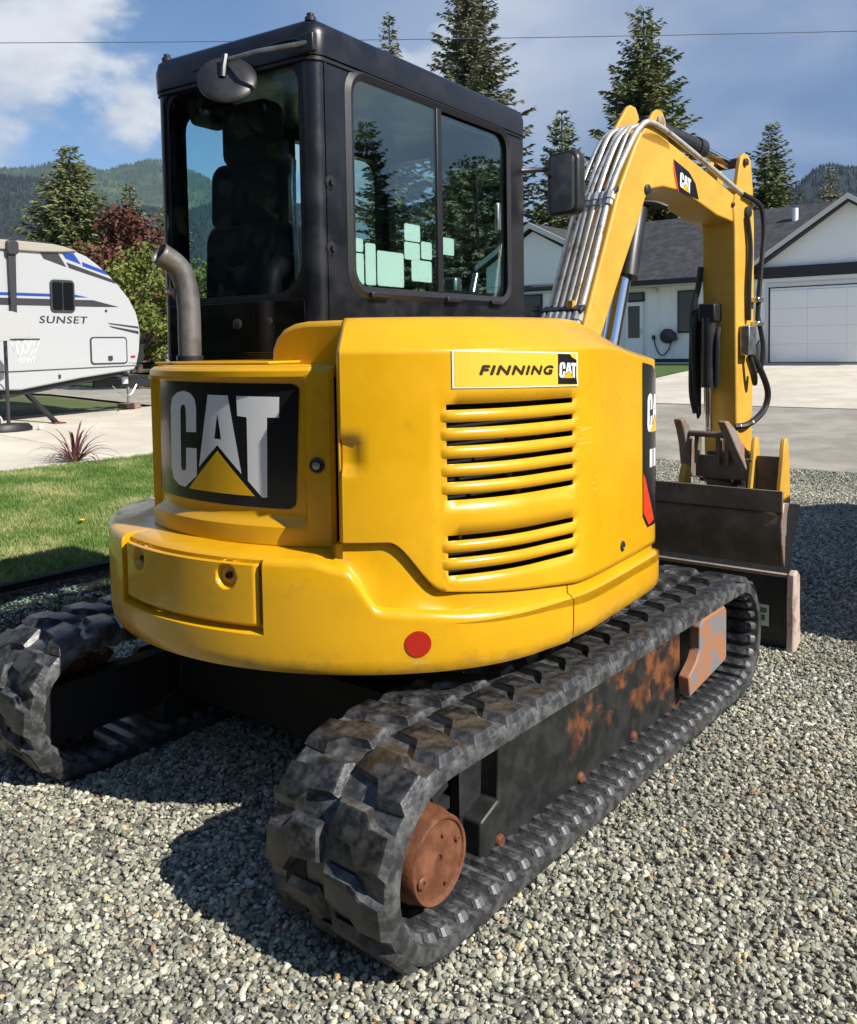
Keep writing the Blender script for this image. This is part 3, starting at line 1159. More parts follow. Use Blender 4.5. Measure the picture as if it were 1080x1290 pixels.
# the rounded bars between the slots
for grp in (ups[:6], ups[6:]):
    for za, zb_ in zip(grp[:-1], grp[1:]):
        zt_, zl_ = za - SL_H, zb_ + SL_H
        sg_ = []
        ds_ = [44.4 + 0.1] + [45.0, 45.6] + [46.5 + 1.5 * k for k in range(19)] + [74.6, 75.2, 75.7]
        for d in ds_:
            env = sm(44.9, 46.2, d) * (1 - sm(74.0, 75.3, d))
            row = []
            for k in range(9):
                t = k / 8
                bul = math.sin(PI * t) ** 0.7 * 0.009 * env
                row.append((*plan(R(d), H_R, H_W, H_V, off=-0.006 + bul + 0.003 * env), lerp(zl_ + 0.001, zt_ - 0.001, t)))
            sg_.append(row)
        obj('louvre_slat', G().grid(sg_).xf(U3), M['yellow'], parent=HOOD, smooth=60)
# lock on the hood
a, b = plan(R(95.2), H_R, H_W, H_V)
kg = G().lathe([(0.018, -0.004), (0.018, 0.003), (0.013, 0.006), (0.010, 0.002), (0.001, 0.002)], axis='x', n=16)
obj('hood_lock', kg.xf(lambda x, y, z: U3(a + x, b + y, 0.807 + z)), M['bolt'], parent=HOOD)

# ---- lettering
CAT_C = [(-15.9, 1.309), (-15.1, 1.342), (-12.7, 1.36), (-10.0, 1.366), (-7.6, 1.359), (-6.2, 1.341), (-5.8, 1.314), (-6.0, 1.238), (-9.6, 1.236), (-9.5, 1.308), (-9.9, 1.320), (-10.6, 1.323), (-11.3, 1.316), (-11.6, 1.302), (-12.0, 1.124), (-11.6, 1.113), (-10.4, 1.113), (-10.0, 1.124), (-9.8, 1.186), (-6.0, 1.188), (-6.2, 1.102), (-10.6, 1.06), (-13.2, 1.064), (-15.6, 1.081), (-16.5, 1.117)]
CAT_A1 = [(-2.0, 1.356), (0.85, 1.3555), (0.65, 1.301), (-0.4, 1.222), (0.55, 1.2215), (0.4, 1.203), (-5.4, 1.13)]
CAT_A2 = [(0.85, 1.3555), (3.6, 1.355), (6.6, 1.119), (0.4, 1.203), (0.55, 1.2215), (1.5, 1.221), (0.65, 1.301)]
CAT_T = [(5.8, 1.354), (15.7, 1.352), (15.5, 1.291), (12.9, 1.291), (12.5, 1.053), (11.4, 1.052), (8.1, 1.1), (8.2, 1.291), (5.9, 1.294)]
CAT_TRI = [(0.4, 1.186), (9.7, 1.055), (-9.2, 1.058)]


def cat_norm(polys):
    """letter shapes scaled to a unit box"""
    return [[((a + 16.5) / 32.2, (b - 1.052) / (1.366 - 1.052)) for a, b in p] for p in polys]


CATN = cat_norm([CAT_C, CAT_A1, CAT_A2, CAT_T])
TRIN = cat_norm([CAT_TRI])

# ---- rear cover with the big emblem
RC_R, RC_W = 0.89, 0.90
rows = []
dl = [-46, -43, -40, -37, -34.5] + [-33 + 0.5 * k for k in range(119)] + [26.6, 26.9]
zl = [0.915, 0.918, 0.93] + [0.945 + 0.012 * k for k in range(39)] + [1.412, 1.42, 1.428, 1.434, 1.439, 1.441]
for d in dl:
    row = []
    for z in zl:
        o = -0.30 * max(0.0, (-25.0 - d) / 20.0) ** 1.25 if d < -25.0 else 0.0
        ins = sm(-25.4, -24.2, d) * (1 - sm(20.4, 21.8, d)) * sm(0.965, 1.000, z) * (1 - sm(1.398, 1.412, z))
        o -= 0.022 * ins
        if z > 1.425:
            o -= 0.016 * ((z - 1.425) / 0.016) ** 2
        o -= 0.010 * sm(26.0, 26.9, d)
        row.append((*plan(R(d), RC_R, RC_W, None, off=o), z))
    rows.append(row)
COV = obj('rear_cover', G().grid([r for r in rows]).xf(U3), M['yellow'], parent=EX, solid=(0.02, 1), smooth=32)
dk = G()
pts = [plan(R(d), RC_R - 0.014, RC_W, None, off=-0.30 * max(0.0, (-25.0 - d) / 20.0) ** 1.25 - 0.01) for d in range(-46, 28, 2)] + [(0.30, -0.55), (0.30, -0.40), (-0.80, -0.40)]
dk.prism([p for p in pts], 1.405, 1.446)
obj('engine_deck', dk.xf(U3), M['yellow'], parent=EX, bevel=(0.006, 2))
dk = G().box(-0.36, 0.16, -0.80, -0.50, 1.447, 1.456)
obj('deck_plate', dk.xf(U3), M['yellow'], parent=EX, bevel=(0.004, 2))
WALL = (RC_R, RC_W, None)
pl2 = rrect(0, 1, 0, 1, 0.05, 5)
plate2 = [(lerp(lerp(-23.4, 18.6, a), lerp(-21.4, 19.9, a), b), lerp(lerp(1.026, 1.021, a), lerp(1.396, 1.390, a), b)) for a, b in pl2]
EMB = obj('emblem_plate', on_wall(slice_polys([plate2], 1.5), WALL, -0.0185), M['decal_black'], parent=COV, smooth=60)
obj('emblem_letters', on_wall(slice_polys([CAT_C, CAT_A1, CAT_A2, CAT_T], 1.5), WALL, -0.0172), M['decal_white'], parent=COV, smooth=60)
obj('emblem_triangle', on_wall(slice_polys([CAT_TRI], 1.5), WALL, -0.0172), M['decal_yellow'], parent=COV, smooth=60)
a, b = plan(R(23.5), RC_R, RC_W)
th = R(23.5)
kg = G().lathe([(0.023, -0.002), (0.023, 0.004), (0.019, 0.007), (0.014, 0.006), (0.013, 0.009), (0.001, 0.010)], axis='y', n=22)
obj('cover_lock', kg.xf(lambda x, y, z: U3(a + x * math.cos(th) - y * -math.sin(th), b + x * math.sin(th) - y * math.cos(th), 1.155 + z)), M['bolt'], parent=COV)
kg = G().lathe([(0.0115, 0.0), (0.0115, 0.0115), (0.001, 0.012)], axis='y', n=16)
obj('lock_barrel', kg.xf(lambda x, y, z: U3(a + x * math.cos(th) - y * -math.sin(th), b + x * math.sin(th) - y * math.cos(th), 1.155 + z)), M['steel'], parent=COV)

# ---- dealer badge and side emblem on the hood
HW = (H_R, H_W, H_V)


def badge_xy(a, b):
    return (lerp(47.2, 75.0, a), lerp(lerp(1.376, 1.365, a), lerp(1.482, 1.467, a), b))


bd = G()
for pl, mi, off in (([(0, 0), (1, 0), (1, 1), (0, 1)], 0, 0.003), ([(0.012, 0.035), (0.985, 0.035), (0.985, 0.965), (0.012, 0.965)], 1, 0.0036), ([(0.79, 0.07), (0.99, 0.06), (0.975, 0.30), (0.982, 0.78), (0.93, 0.86), (0.91, 0.95), (0.79, 0.95)], 2, 0.0042)):
    bd.merge(on_wall(slice_polys([[badge_xy(a, b) for a, b in pl]], 2.0), HW, off), mi=mi)
tx = text_geo('FINNING', 1.0, 1.18)
sl = G()
sl.v = [(0.165 + 0.555 * x + 0.022 * y, 0.36 + 0.235 * y, 0) for x, y, z in tx.v]
sl.f, sl.m = tx.f, tx.m
# heavier strokes: print it three times a hair apart
for dx, dy in ((0, 0), (0.008, 0.0), (0.004, 0.026), (0.004, -0.020), (0.0, 0.014), (0.008, -0.012)):
    q = G()
    q.v = [(*badge_xy(x + dx, y + dy), 0) for x, y, z in sl.v]
    q.f, q.m = sl.f, sl.m
    bd.merge(on_wall(q, HW, 0.0044 + dx * 0.02 + abs(dy) * 0.01), mi=3)
for polys, mi in ((CATN, 4), (TRIN, 5)):
    q = [[badge_xy(0.80 + 0.175 * a, 0.24 + 0.47 * b) for a, b in p] for p in polys]
    bd.merge(on_wall(slice_polys(q, 0), HW, 0.0052), mi=mi)
obj('dealer_badge', bd, None, parent=HOOD, smooth=0, mats=[M['white_plain'], M['badge_yellow'], M['decal_black'], M['badge_text'], M['white_plain'], M['decal_yellow']])

sd = G()


def side_xy(a, b):
    return (lerp(106.6, 117.0, a), lerp(0.83, 1.425, b))


for pl, mi, off in (([(0.0, 0.08), (0.25, 0.0), (1, 0.0), (1, 0.90), (0.5, 0.98), (0.0, 1.0)], 0, 0.003), ([(0.0, 0.34), (0.12, 0.30), (0.60, 0.03), (0.30, 0.01), (0.0, 0.10)], 1, 0.0036)):
    sd.merge(on_wall(slice_polys([[side_xy(a, b) for a, b in pl]], 1.0), HW, off), mi=mi)
for polys, mi in ((CATN, 2), (TRIN, 3)):
    sd.merge(on_wall(slice_polys([[side_xy(0.22 + 0.85 * a, 0.57 + 0.24 * b) for a, b in p] for p in polys], 1.0), HW, 0.0042), mi=mi)
for k in range(3):
    sd.merge(on_wall(slice_polys([[side_xy(0.35 + 0.22 * k + e, f) for e, f in ((0, 0.36), (0.15, 0.36), (0.15, 0.47), (0, 0.47))]], 1.0), HW, 0.0042), mi=2)
obj('side_emblem', sd, None, parent=HOOD, smooth=0, mats=[M['decal_black'], M['decal_red'], M['white_plain'], M['decal_yellow']])

# ---- raised tank cover between hood and cab
hp = [(0.03, 1.40), (0.036, 1.49), (0.055, 1.528), (0.088, 1.556), (0.130, 1.571), (0.18, 1.577), (0.45, 1.577), (0.45, 1.40)]
hg = G().prism(hp, -0.66, 0.40, lambda a, b, h: (a, h, b))
obj('tank_cover', hg.xf(U3), M['yellow'], parent=EX, bevel=(0.018, 3), smooth=50)

# body under deck and cab
bb = G()
bpts = [plan(R(d), 0.90, 0.86, 0.42) for d in range(-90, 122, 6)] + [(0.50, 0.42), (0.42, 1.0), (-0.80, 1.0)]
bb.prism(bpts, 0.60, 0.91)
bb.prism([(x * 0.93, min(y * 0.90, 1.0)) for x, y in bpts], 0.90, 1.36)
obj('machine_deck', bb.xf(U3), M['dark_void'], parent=EX)
lf = G().prism([(-0.86, -0.36), (-0.86, 1.0), (-0.60, 1.06), (-0.50, -0.60)], 0.62, 1.36)
obj('left_body_panel', lf.xf(U3), M['yellow'], parent=EX, bevel=(0.02, 3))

# ---- exhaust stack
ex = bez([(-0.412, -0.60, 1.44), (-0.411, -0.60, 1.54), (-0.411, -0.60, 1.635), (-0.414, -0.606, 1.715), (-0.422, -0.632, 1.782), (-0.440, -0.700, 1.830)], 30)
e2 = G().tube([U3(*p) for p in ex], 0.040, 28, caps=False)
EXH = obj('exhaust_pipe', e2, M['exhaust'], parent=EX, solid=(0.004, -1))
obj('exhaust_bore', G().tube([U3(*p) for p in ex[4:-3]], 0.0355, 20), M['dark_void'], parent=EXH)
obj('pipe_clamp', G().tube([U3(*p) for p in (ex[1], ex[2])], 0.047, 28), M['bolt'], parent=EXH)
obj('clamp_bolt', G().tube([U3(-0.440, -0.630, 1.70), U3(-0.472, -0.645, 1.70)], 0.013, 10), M['worn'], parent=EXH)


# ------------------------------------------------------------------ cab
CU0, CU1, CV0, CV1 = -0.785, 0.030, -0.410, 1.100
CZ0, CZ1 = 1.455, 2.50


def ring_panel(outer, inner, fn, g_):
    """flat panel between two outlines of equal point count"""
    n = len(outer)
    vs = [fn(a, b) for a, b in outer] + [fn(a, b) for a, b in inner]
    g_.add(vs, [(i, (i + 1) % n, n + (i + 1) % n, n + i) for i in range(n)])


cab = G()
rr = 0.052
# rear wall with its window opening
r_out = rrect(CU0 + rr, CU1 - rr, CZ0, CZ1 + 0.005, 0.002, 6)
r_in = rrect(-0.735, -0.030, 1.668, 2.488, [0.07, 0.07, 0.09, 0.13], 6)
ring_panel(r_out, r_in, lambda a, b: (a, CV0, b), cab)
n = len(r_in)
cab.add([(a, CV0, b) for a, b in r_in] + [(lerp(a, -0.38, 0.012), CV0 + 0.05, lerp(b, 2.08, 0.012)) for a, b in r_in], [(i, (i + 1) % n, n + (i + 1) % n, n + i) for i in range(n)])
# right wall with its window opening
s_out = rrect(CV0 + rr, CV1, CZ0, CZ1 + 0.005, 0.002, 6)
s_in = rrect(-0.236, 0.962, 1.690, 2.528 - 0.045, 0.085, 6)
ring_panel(s_out, s_in, lambda a, b: (CU1, a, b), cab)
n = len(s_in)
cab.add([(CU1, a, b) for a, b in s_in] + [(CU1 - 0.05, a, b) for a, b in s_in], [(i, (i + 1) % n, n + (i + 1) % n, n + i) for i in range(n)])
# left wall, mostly glass
l_in = rrect(-0.30, 1.00, 1.66, 2.44, 0.09, 6)
ring_panel(s_out, l_in, lambda a, b: (CU0, a, b), cab)
n = len(l_in)
cab.add([(CU0, a, b) for a, b in l_in] + [(CU0 + 0.05, a, b) for a, b in l_in], [(i, (i + 1) % n, n + (i + 1) % n, n + i) for i in range(n)])
# front frame
f_out = rrect(CU0, CU1, CZ0 - 0.30, CZ1 + 0.005, 0.002, 6)
f_in = rrect(CU0 + 0.06, CU1 - 0.06, 1.30, 2.44, 0.06, 6)
ring_panel(f_out, f_in, lambda a, b: (a, CV1, b), cab)
ring_panel(f_out, f_in, lambda a, b: (a, CV1 - 0.06, b), cab)
n = len(f_in)
cab.add([(a, CV1, b) for a, b in f_in] + [(a, CV1 - 0.06, b) for a, b in f_in], [(i, (i + 1) % n, n + (i + 1) % n, n + i) for i in range(n)])
# rounded corner posts
for (cu, cv, a0) in ((CU1 - rr, CV0 + rr, -90), (CU0 + rr, CV0 + rr, 180)):
    pts = [(cu + rr * math.cos(R(a0 + 15 * k)), cv + rr * math.sin(R(a0 + 15 * k))) for k in range(7)]
    cab.grid([[(x, y, z) for x, y in pts] for z in (CZ0, CZ1 + 0.005)])
# the corner post's raised weld rib
cab.box(CU1 - 0.004, CU1 + 0.004, CV0 + 0.048, CV0 + 0.060, CZ0, CZ1 - 0.02)
# inner lining of the rear posts, floor and lower rear
cab.box(CU0 + 0.055, CU1 - 0.055, CV0 + 0.052, CV0 + 0.058, CZ0, 1.66)
cab.box(CU0 + 0.02, CU1 - 0.02, CV0 + 0.02, CV1 - 0.02, 1.38, CZ0 + 0.002)
cab.box(CU1 - 0.052, CU1 - 0.045, CV0 + 0.04, -0.24, CZ0, CZ1)
cab.box(CU1 - 0.052, CU1 - 0.045, CV0 + 0.04, CV1 - 0.05, CZ0, 1.688)
cab.box(CU0 + 0.045, CU0 + 0.052, CV0 + 0.04, CV1 - 0.05, CZ0, 1.655)
cab.box(CU0 + 0.03, CU1 - 0.03, CV0 + 0.03, CV1 - 0.02, CZ1 + 0.0, CZ1 + 0.03)
CAB = obj('cab', cab.xf(U3), M['black_paint'], parent=EX, smooth=50)

# roof cap, a little proud of the walls, falling to the front
ro = G()
sec = [(0.012, 2.490), (0.014, 2.560), (0.004, 2.596), (-0.026, 2.616), (-0.075, 2.624)]
rows = []
for o, z in sec:
    q = rrect(CU0 - o, CU1 + o, CV0 - o, CV1 + o + 0.02, max(0.02, 0.055 + o), 6)
    rows.append([(a, b, z - 0.004 * max(0, b)) for a, b in q])
ro.grid(rows, close=True)
ro.f += [tuple(range(len(ro.v) - len(rows[0]), len(ro.v))), tuple(range(len(rows[0]) - 1, -1, -1))]
ro.m += [0, 0]
ROOF = obj('cab_roof', ro.xf(U3), M['black_paint'], parent=EX, smooth=50)
for (a, b) in ((-0.012, -0.375), (-0.745, -0.375)):
    bg = G().lathe([(0.020, 0), (0.020, 0.012), (0.013, 0.018), (0.013, 0.026), (0.004, 0.030)], axis='z', n=14)
    obj('lifting_bolt', bg.xf(lambda x, y, z: U3(a + x, b + y, 2.612 + z)), M['bolt'], parent=ROOF)
# groove strip under the roof cap
rg = G()
q = rrect(CU0 - 0.006, CU1 + 0.006, CV0 - 0.006, CV1 + 0.016, 0.055, 6)
rg.grid([[(a, b, z) for a, b in q] for z in (2.474, 2.486)], close=True)
obj('roof_seam', rg.xf(U3), M['rubber_seal'], parent=ROOF, smooth=50)

# rear glass in a black seal
gg = G()
ri2 = rrect(-0.737, -0.028, 1.666, 2.490, [0.07, 0.07, 0.09, 0.13], 6)
gg.prism(ri2, CV0 + 0.012, CV0 + 0.016, lambda a, b, h: (a, h, b))
obj('rear_window', gg.xf(U3), M['cab_glass'], parent=CAB, smooth=0)
sg = G()
ri3 = rrect(-0.713, -0.052, 1.690, 2.466, [0.06, 0.06, 0.08, 0.12], 6)
ring_panel(ri2, ri3, lambda a, b: (a, CV0 + 0.008, b), sg)
obj('rear_seal', sg.xf(U3), M['rubber_seal'], parent=CAB)
lp = G().box(-0.733, -0.035, CV0 - 0.004, CV0 - 0.001, 1.480, 1.664)
obj('lower_panel', lp.xf(U3), M['gloss_black'], parent=CAB, bevel=(0.003, 2))
for (a, b, rad) in ((-0.36, 1.585, 0.020), (-0.20, 1.592, 0.014)):
    q = G().lathe([(rad, 0), (rad, 0.006), (rad * 0.6, 0.010), (0.002, 0.010)], axis='y', n=18)
    obj('round_plug', q.xf(lambda x, y, z: U3(a + x, CV0 - 0.004 - y, b + z)), M['bolt'], parent=CAB)

# side window: seal, frame, sliding panes, bar
sg = G()
so = rrect(-0.250, 0.974, 1.672, 2.500, 0.10, 6)
si = rrect(-0.205, 0.932, 1.716, 2.458, 0.065, 6)
n = len(so)
mid = rrect(-0.228, 0.955, 1.692, 2.480, 0.085, 6)
for pa, pb, xa, xb in ((so, mid, CU1 + 0.001, CU1 + 0.012), (mid, si, CU1 + 0.012, CU1 + 0.003)):
    sg.add([(xa, a, b) for a, b in pa] + [(xb, a, b) for a, b in pb], [(i, (i + 1) % n, n + (i + 1) % n, n + i) for i in range(n)])
SF = obj('side_window_frame', sg.xf(U3), M['rubber_seal'], parent=CAB, smooth=50)
for (y0, y1, xg) in ((-0.215, 0.352, CU1 - 0.004), (0.362, 0.940, CU1 - 0.016)):
    pg = G().prism(rrect(y0, y1, 1.706, 2.468, 0.04, 4), xg, xg + 0.004, lambda a, b, h: (h, a, b))
    obj('side_window', pg.xf(U3), M['side_glass'], parent=CAB, smooth=0)
bar = G().box(CU1 - 0.010, CU1 + 0.006, 0.338, 0.376, 1.712, 2.464)
obj('window_bar', bar.xf(U3), M['rubber_seal'], parent=CAB, bevel=(0.004, 2))
fl = G()
fo, fi = rrect(0.376, 0.940, 1.712, 2.466, 0.06, 6), rrect(0.390, 0.900, 1.732, 2.430, 0.06, 6)
ring_panel(fo, fi, lambda a, b: (CU1 - 0.018, a, b), fl)
obj('pane_frame', fl.xf(U3), M['rubber_seal'], parent=CAB)
for (a, w_) in ((-0.08, 0.060), (0.432, 0.055), (0.804, 0.055)):
    lg = G().box(CU1 + 0.008, CU1 + 0.026, a - w_, a + w_, 1.676, 1.698)
    obj('window_latch', lg.xf(U3), M['bolt'], parent=CAB, bevel=(0.005, 2))
hd = G().box(CU1 - 0.030, CU1 - 0.008, 0.868, 0.900, 2.02, 2.15)
obj('pane_handle', hd.xf(U3), M['steel'], parent=CAB, bevel=(0.008, 2))
for z in (2.066, 1.839):
    q = G().lathe([(0.026, 0), (0.024, 0.006), (0.012, 0.007), (0.012, 0.018), (0.002, 0.018)], axis='x', n=14)
    obj('pillar_bolt', q.xf(lambda x, y, z2: U3(CU1 + x, -0.343 + y, z + z2)), M['bolt'], parent=CAB)
for (v0, v1, za, zb_) in ((-0.204, -0.151, 1.842, 1.890), (-0.204, -0.149, 1.722, 1.836), (-0.139, -0.076, 1.724, 1.878), (-0.067, 0.105, 1.724, 1.856), (0.113, 0.222, 1.909, 1.976), (0.111, 0.219, 1.836, 1.904), (0.228, 0.306, 1.845, 1.915), (0.158, 0.303, 1.753, 1.838), (0.381, 0.496, 1.877, 1.949)):
    q = G().prism(rrect(v0, v1, za, zb_, 0.008, 2), CU1 + 0.0008, CU1 + 0.0016, lambda a, b, h: (h - 0.0078, a, b))
    if v0 > 0.35:
        q = G().prism(rrect(v0, v1, za, zb_, 0.008, 2), CU1 - 0.0190, CU1 - 0.0182, lambda a, b, h: (h, a, b))
    obj('sticker', q.xf(U3), M['sticker'], parent=CAB, smooth=0)
# front and left glass, roof hatch lining, wiper
obj('windscreen', G().prism(rrect(CU0 + 0.055, CU1 - 0.055, 1.295, 2.445, 0.06, 4), CV1 - 0.03, CV1 - 0.026, lambda a, b, h: (a, h, b)).xf(U3), M['cab_glass'], parent=CAB, smooth=0)
obj('door_window', G().prism(rrect(-0.305, 1.005, 1.655, 2.445, 0.09, 4), CU0 + 0.02, CU0 + 0.024, lambda a, b, h: (h, a, b)).xf(U3), M['cab_glass'], parent=CAB, smooth=0)
obj('door_bar', G().box(CU0 + 0.006, CU0 + 0.046, 0.30, 0.345, 1.66, 2.44).xf(U3), M['rubber_seal'], parent=CAB)
obj('windscreen_bar', G().box(CU0 + 0.05, CU1 - 0.05, CV1 - 0.055, CV1 - 0.012, 1.70, 1.735).xf(U3), M['rubber_seal'], parent=CAB)
obj('sun_visor', G().box(CU0 + 0.36, CU1 - 0.06, CV1 - 0.14, CV1 - 0.08, 2.36, 2.46).xf(U3), M['seat'], parent=CAB, bevel=(0.03, 3))
obj('speaker_pod', G().box(-0.73, -0.60, -0.30, -0.14, 2.38, 2.49).xf(U3), M['seat'], parent=CAB, bevel=(0.03, 3))
obj('wiper_arm', G().tube([U3(-0.20, CV1 - 0.075, 2.42), U3(-0.19, CV1 - 0.08, 2.22), U3(-0.18, CV1 - 0.075, 1.95)], 0.009, 6), M['bolt'], parent=CAB)

# seat
SU, SV = -0.49, -0.27
st = G().prism(rrect(SU - 0.22, SU + 0.22, 1.50, 1.99, [0.07, 0.07, 0.03, 0.03], 5), 0.0, 0.11, lambda a, b, h: (a, SV + h + 0.06 * (b - 1.5), b))
SEAT = obj('operator_seat', st.xf(U3), M['seat'], parent=EX, bevel=(0.025, 3))
q = G().prism(rrect(SU - 0.19, SU + 0.19, 1.978, 2.225, [0.06, 0.06, 0.03, 0.03], 5), 0.01, 0.10, lambda a, b, h: (a, SV + h + 0.04 * (b - 1.6), b))
obj('backrest_top', q.xf(U3), M['seat'], parent=SEAT, bevel=(0.025, 3))
q = G().prism(rrect(SU - 0.12, SU + 0.14, 2.208, 2.45, 0.05, 5), 0.03, 0.13, lambda a, b, h: (a, SV + h, b))
obj('headrest', q.xf(U3), M['seat'], parent=SEAT, bevel=(0.025, 3))
q = G().box(SU - 0.24, SU + 0.24, SV + 0.02, SV + 0.56, 1.44, 1.55)
obj('seat_cushion', q.xf(U3), M['seat'], parent=SEAT, bevel=(0.04, 3))
for uu in (SU - 0.07, SU + 0.09):
    obj('headrest_post', G().tube([U3(uu, SV + 0.07, 2.20), U3(uu, SV + 0.075, 2.28)], 0.008, 8), M['steel'], parent=SEAT)
for uu in (-0.70, -0.08):
    q = G().box(uu - 0.06, uu + 0.06, 0.05, 0.50, 1.46, 1.66)
    obj('console', q.xf(U3), M['seat'], parent=SEAT, bevel=(0.03, 3))
    obj('joystick', G().tube([U3(uu, 0.42, 1.65), U3(uu, 0.44, 1.76), U3(uu + 0.01, 0.43, 1.87)], [0.012, 0.016, 0.026], 10), M['seat'], parent=SEAT)
q = G().box(-0.13, -0.06, 0.62, 0.68, 1.66, 1.80)
obj('monitor', q.xf(U3), M['steel'], parent=SEAT, bevel=(0.012, 2))
q = G().tube([U3(-0.10, 0.78, 1.60), U3(-0.12, 0.90, 1.83)], 0.016, 10)
obj('travel_lever', q, M['steel'], parent=SEAT)
# grab rail beside the backrest
obj('seat_belt_rail', G().tube([U3(-0.255, -0.20, 1.75), U3(-0.25, -0.22, 2.10), U3(-0.26, -0.20, 2.20), U3(-0.29, -0.19, 2.225)], 0.010, 8), M['steel'], parent=SEAT)

# round rear mirror on its rod
arm = G().tube([U3(0.030, -0.43, 2.520), U3(-0.14, -0.50, 2.505), U3(-0.335, -0.50, 2.503)], 0.0085, 8)
MIR = obj('rear_mirror', arm, M['steel'], parent=EX)
q = G().lathe([(0.002, -0.014), (0.055, -0.016), (0.095, -0.010), (0.104, 0.0), (0.104, 0.006), (0.099, 0.008), (0.002, 0.008)], axis='y', n=36)
mt = Matrix.Rotation(R(40), 4, 'Z') @ Matrix.Rotation(R(-28), 4, 'X')


def mir(x, y, z):
    p = mt @ Vector((x, y, z))
    return U3(-0.292 + p.x, -0.50 + p.y, 2.438 + p.z)


obj('mirror_shell', q.xf(mir), M['cylinder'], parent=MIR)
q = G().tube([U3(-0.295, -0.502, 2.520), U3(-0.293, -0.515, 2.475), U3(-0.292, -0.520, 2.44)], 0.012, 8)
obj('ball_joint', q, M['bolt'], parent=MIR)
q = G().box(-0.02, 0.050, -0.44, -0.415, 2.49, 2.55)
obj('mirror_bracket', q.xf(U3), M['bolt'], parent=MIR, bevel=(0.004, 2))
q = G().tube([U3(*p) for p in bez([(0.02, -0.428, 2.535), (-0.10, -0.425, 2.548), (-0.30, -0.424, 2.535), (-0.55, -0.423, 2.53)], 12)], 0.004, 6)
obj('lamp_cable', q, M['hose'], parent=MIR)

# big side mirror off the front right post
q = G().tube([U3(CU1 - 0.01, 1.09, 2.325), U3(0.08, 1.18, 2.336), U3(0.13, 1.20, 2.335)], 0.012, 8)
SM = obj('side_mirror', q, M['bolt'], parent=EX)
q = G().prism(rrect(-0.094, 0.094, -0.150, 0.150, [0.05, 0.04, 0.03, 0.04], 5), -0.035, 0.035)


def smir(x, y, z):
    p = Matrix.Rotation(R(-14), 4, 'Z') @ Vector((x, z, y))
    return U3(0.208 + p.x, 1.20 + p.y, 2.258 + p.z)


obj('mirror_housing', q.xf(smir), M['cylinder'], parent=SM, bevel=(0.018, 3))
q = G().prism(rrect(-0.080, 0.080, -0.134, 0.134, [0.04, 0.03, 0.02, 0.03], 5), -0.0375, -0.0362)
obj('mirror_glass', q.xf(smir), M['mirror'], parent=SM, smooth=0)

# ------------------------------------------------------------------ boom, arm, bucket
BA = R(8)
BS, BC = math.sin(BA), math.cos(BA)


def B3(s, t, z):
    """boom plane: s forwards, t to the right (0 is the right cheek), z up"""
    return (0.10 + s * BS + t * BC, 1.10 + s * BC - t * BS, z)


BW = 0.225
bo = [(0.06, 0.86), (0.372, 1.602), (0.658, 2.268), (0.80, 2.505), (0.855, 2.580), (0.933, 2.604), (1.02, 2.598), (1.20, 2.548), (1.898, 2.345), (1.990, 2.325), (2.012, 2.29), (2.012, 2.225), (1.975, 2.195), (1.88, 2.190), (1.62, 2.222), (1.40, 2.282), (1.22, 2.318), (1.06, 2.322), (0.955, 2.300), (0.895, 2.245), (0.845, 2.15), (0.641, 1.784), (0.42, 1.38), (0.24, 0.90)]
g_ = G().prism(bo[::-1], -BW, 0.0, lambda a, b, h: B3(a, h, b))
BOOM = obj('boom', g_, M['yellow_boom'], parent=EX, bevel=(0.012, 3), smooth=50)
fo = G()
fo.prism([(-0.06, 0.70), (0.02, 0.98), (0.22, 1.00), (0.30, 0.70)][::-1], -0.30, 0.07, lambda a, b, h: B3(a, h, b))
obj('swing_post', fo, M['cylinder'], parent=BOOM, bevel=(0.02, 3))
# doubler plate along the underside
dp = [(0.50, 1.53), (0.80, 2.03), (0.90, 2.24), (0.96, 2.325), (1.06, 2.352), (1.22, 2.346), (1.40, 2.312), (1.80, 2.225), (1.80, 2.20), (1.62, 2.215), (1.40, 2.275), (1.22, 2.310), (1.06, 2.314), (0.96, 2.290), (0.90, 2.235), (0.645, 1.79), (0.54, 1.58)]
# pins on the cheek
for (a, b, r_) in ((0.905, 2.292, 0.026), (1.955, 2.262, 0.030), (1.80, 2.30, 0.014)):
    q = G().lathe([(r_, -0.002), (r_, 0.010), (r_ * 0.7, 0.014), (0.002, 0.014)], axis='x', n=18)
    obj('pin', q.xf(lambda x, y, z: B3(a + y, x, b + z)), M['bolt'], parent=BOOM)
# arm cylinder ears
for t0, t1, lift in ((-0.022, 0.0, 0.0), (-0.225, -0.203, 0.072)):
    k_ = 0.055 if lift > 0.01 else 0.0
    ep = [(0.84, 2.55 - lift), (0.92 + k_, 2.640), (0.975 + k_, 2.705), (1.010 + k_, 2.722), (1.055 + k_, 2.716), (1.083 + k_, 2.680), (1.10 + k_, 2.60), (1.14, 2.52 - lift)]
    q = G().prism([(a, b + lift) for a, b in ep][::-1], t0, t1, lambda a, b, h: B3(a, h, b))
    obj('cylinder_ear', q, M['yellow_boom'], parent=BOOM, bevel=(0.006, 2))
q = G().lathe([(0.030, -0.004), (0.030, 0.012), (0.02, 0.016), (0.002, 0.016)], axis='x', n=18)
obj('ear_pin', q.xf(lambda x, y, z: B3(1.025 + y, x, 2.658 + z)), M['worn'], parent=BOOM)
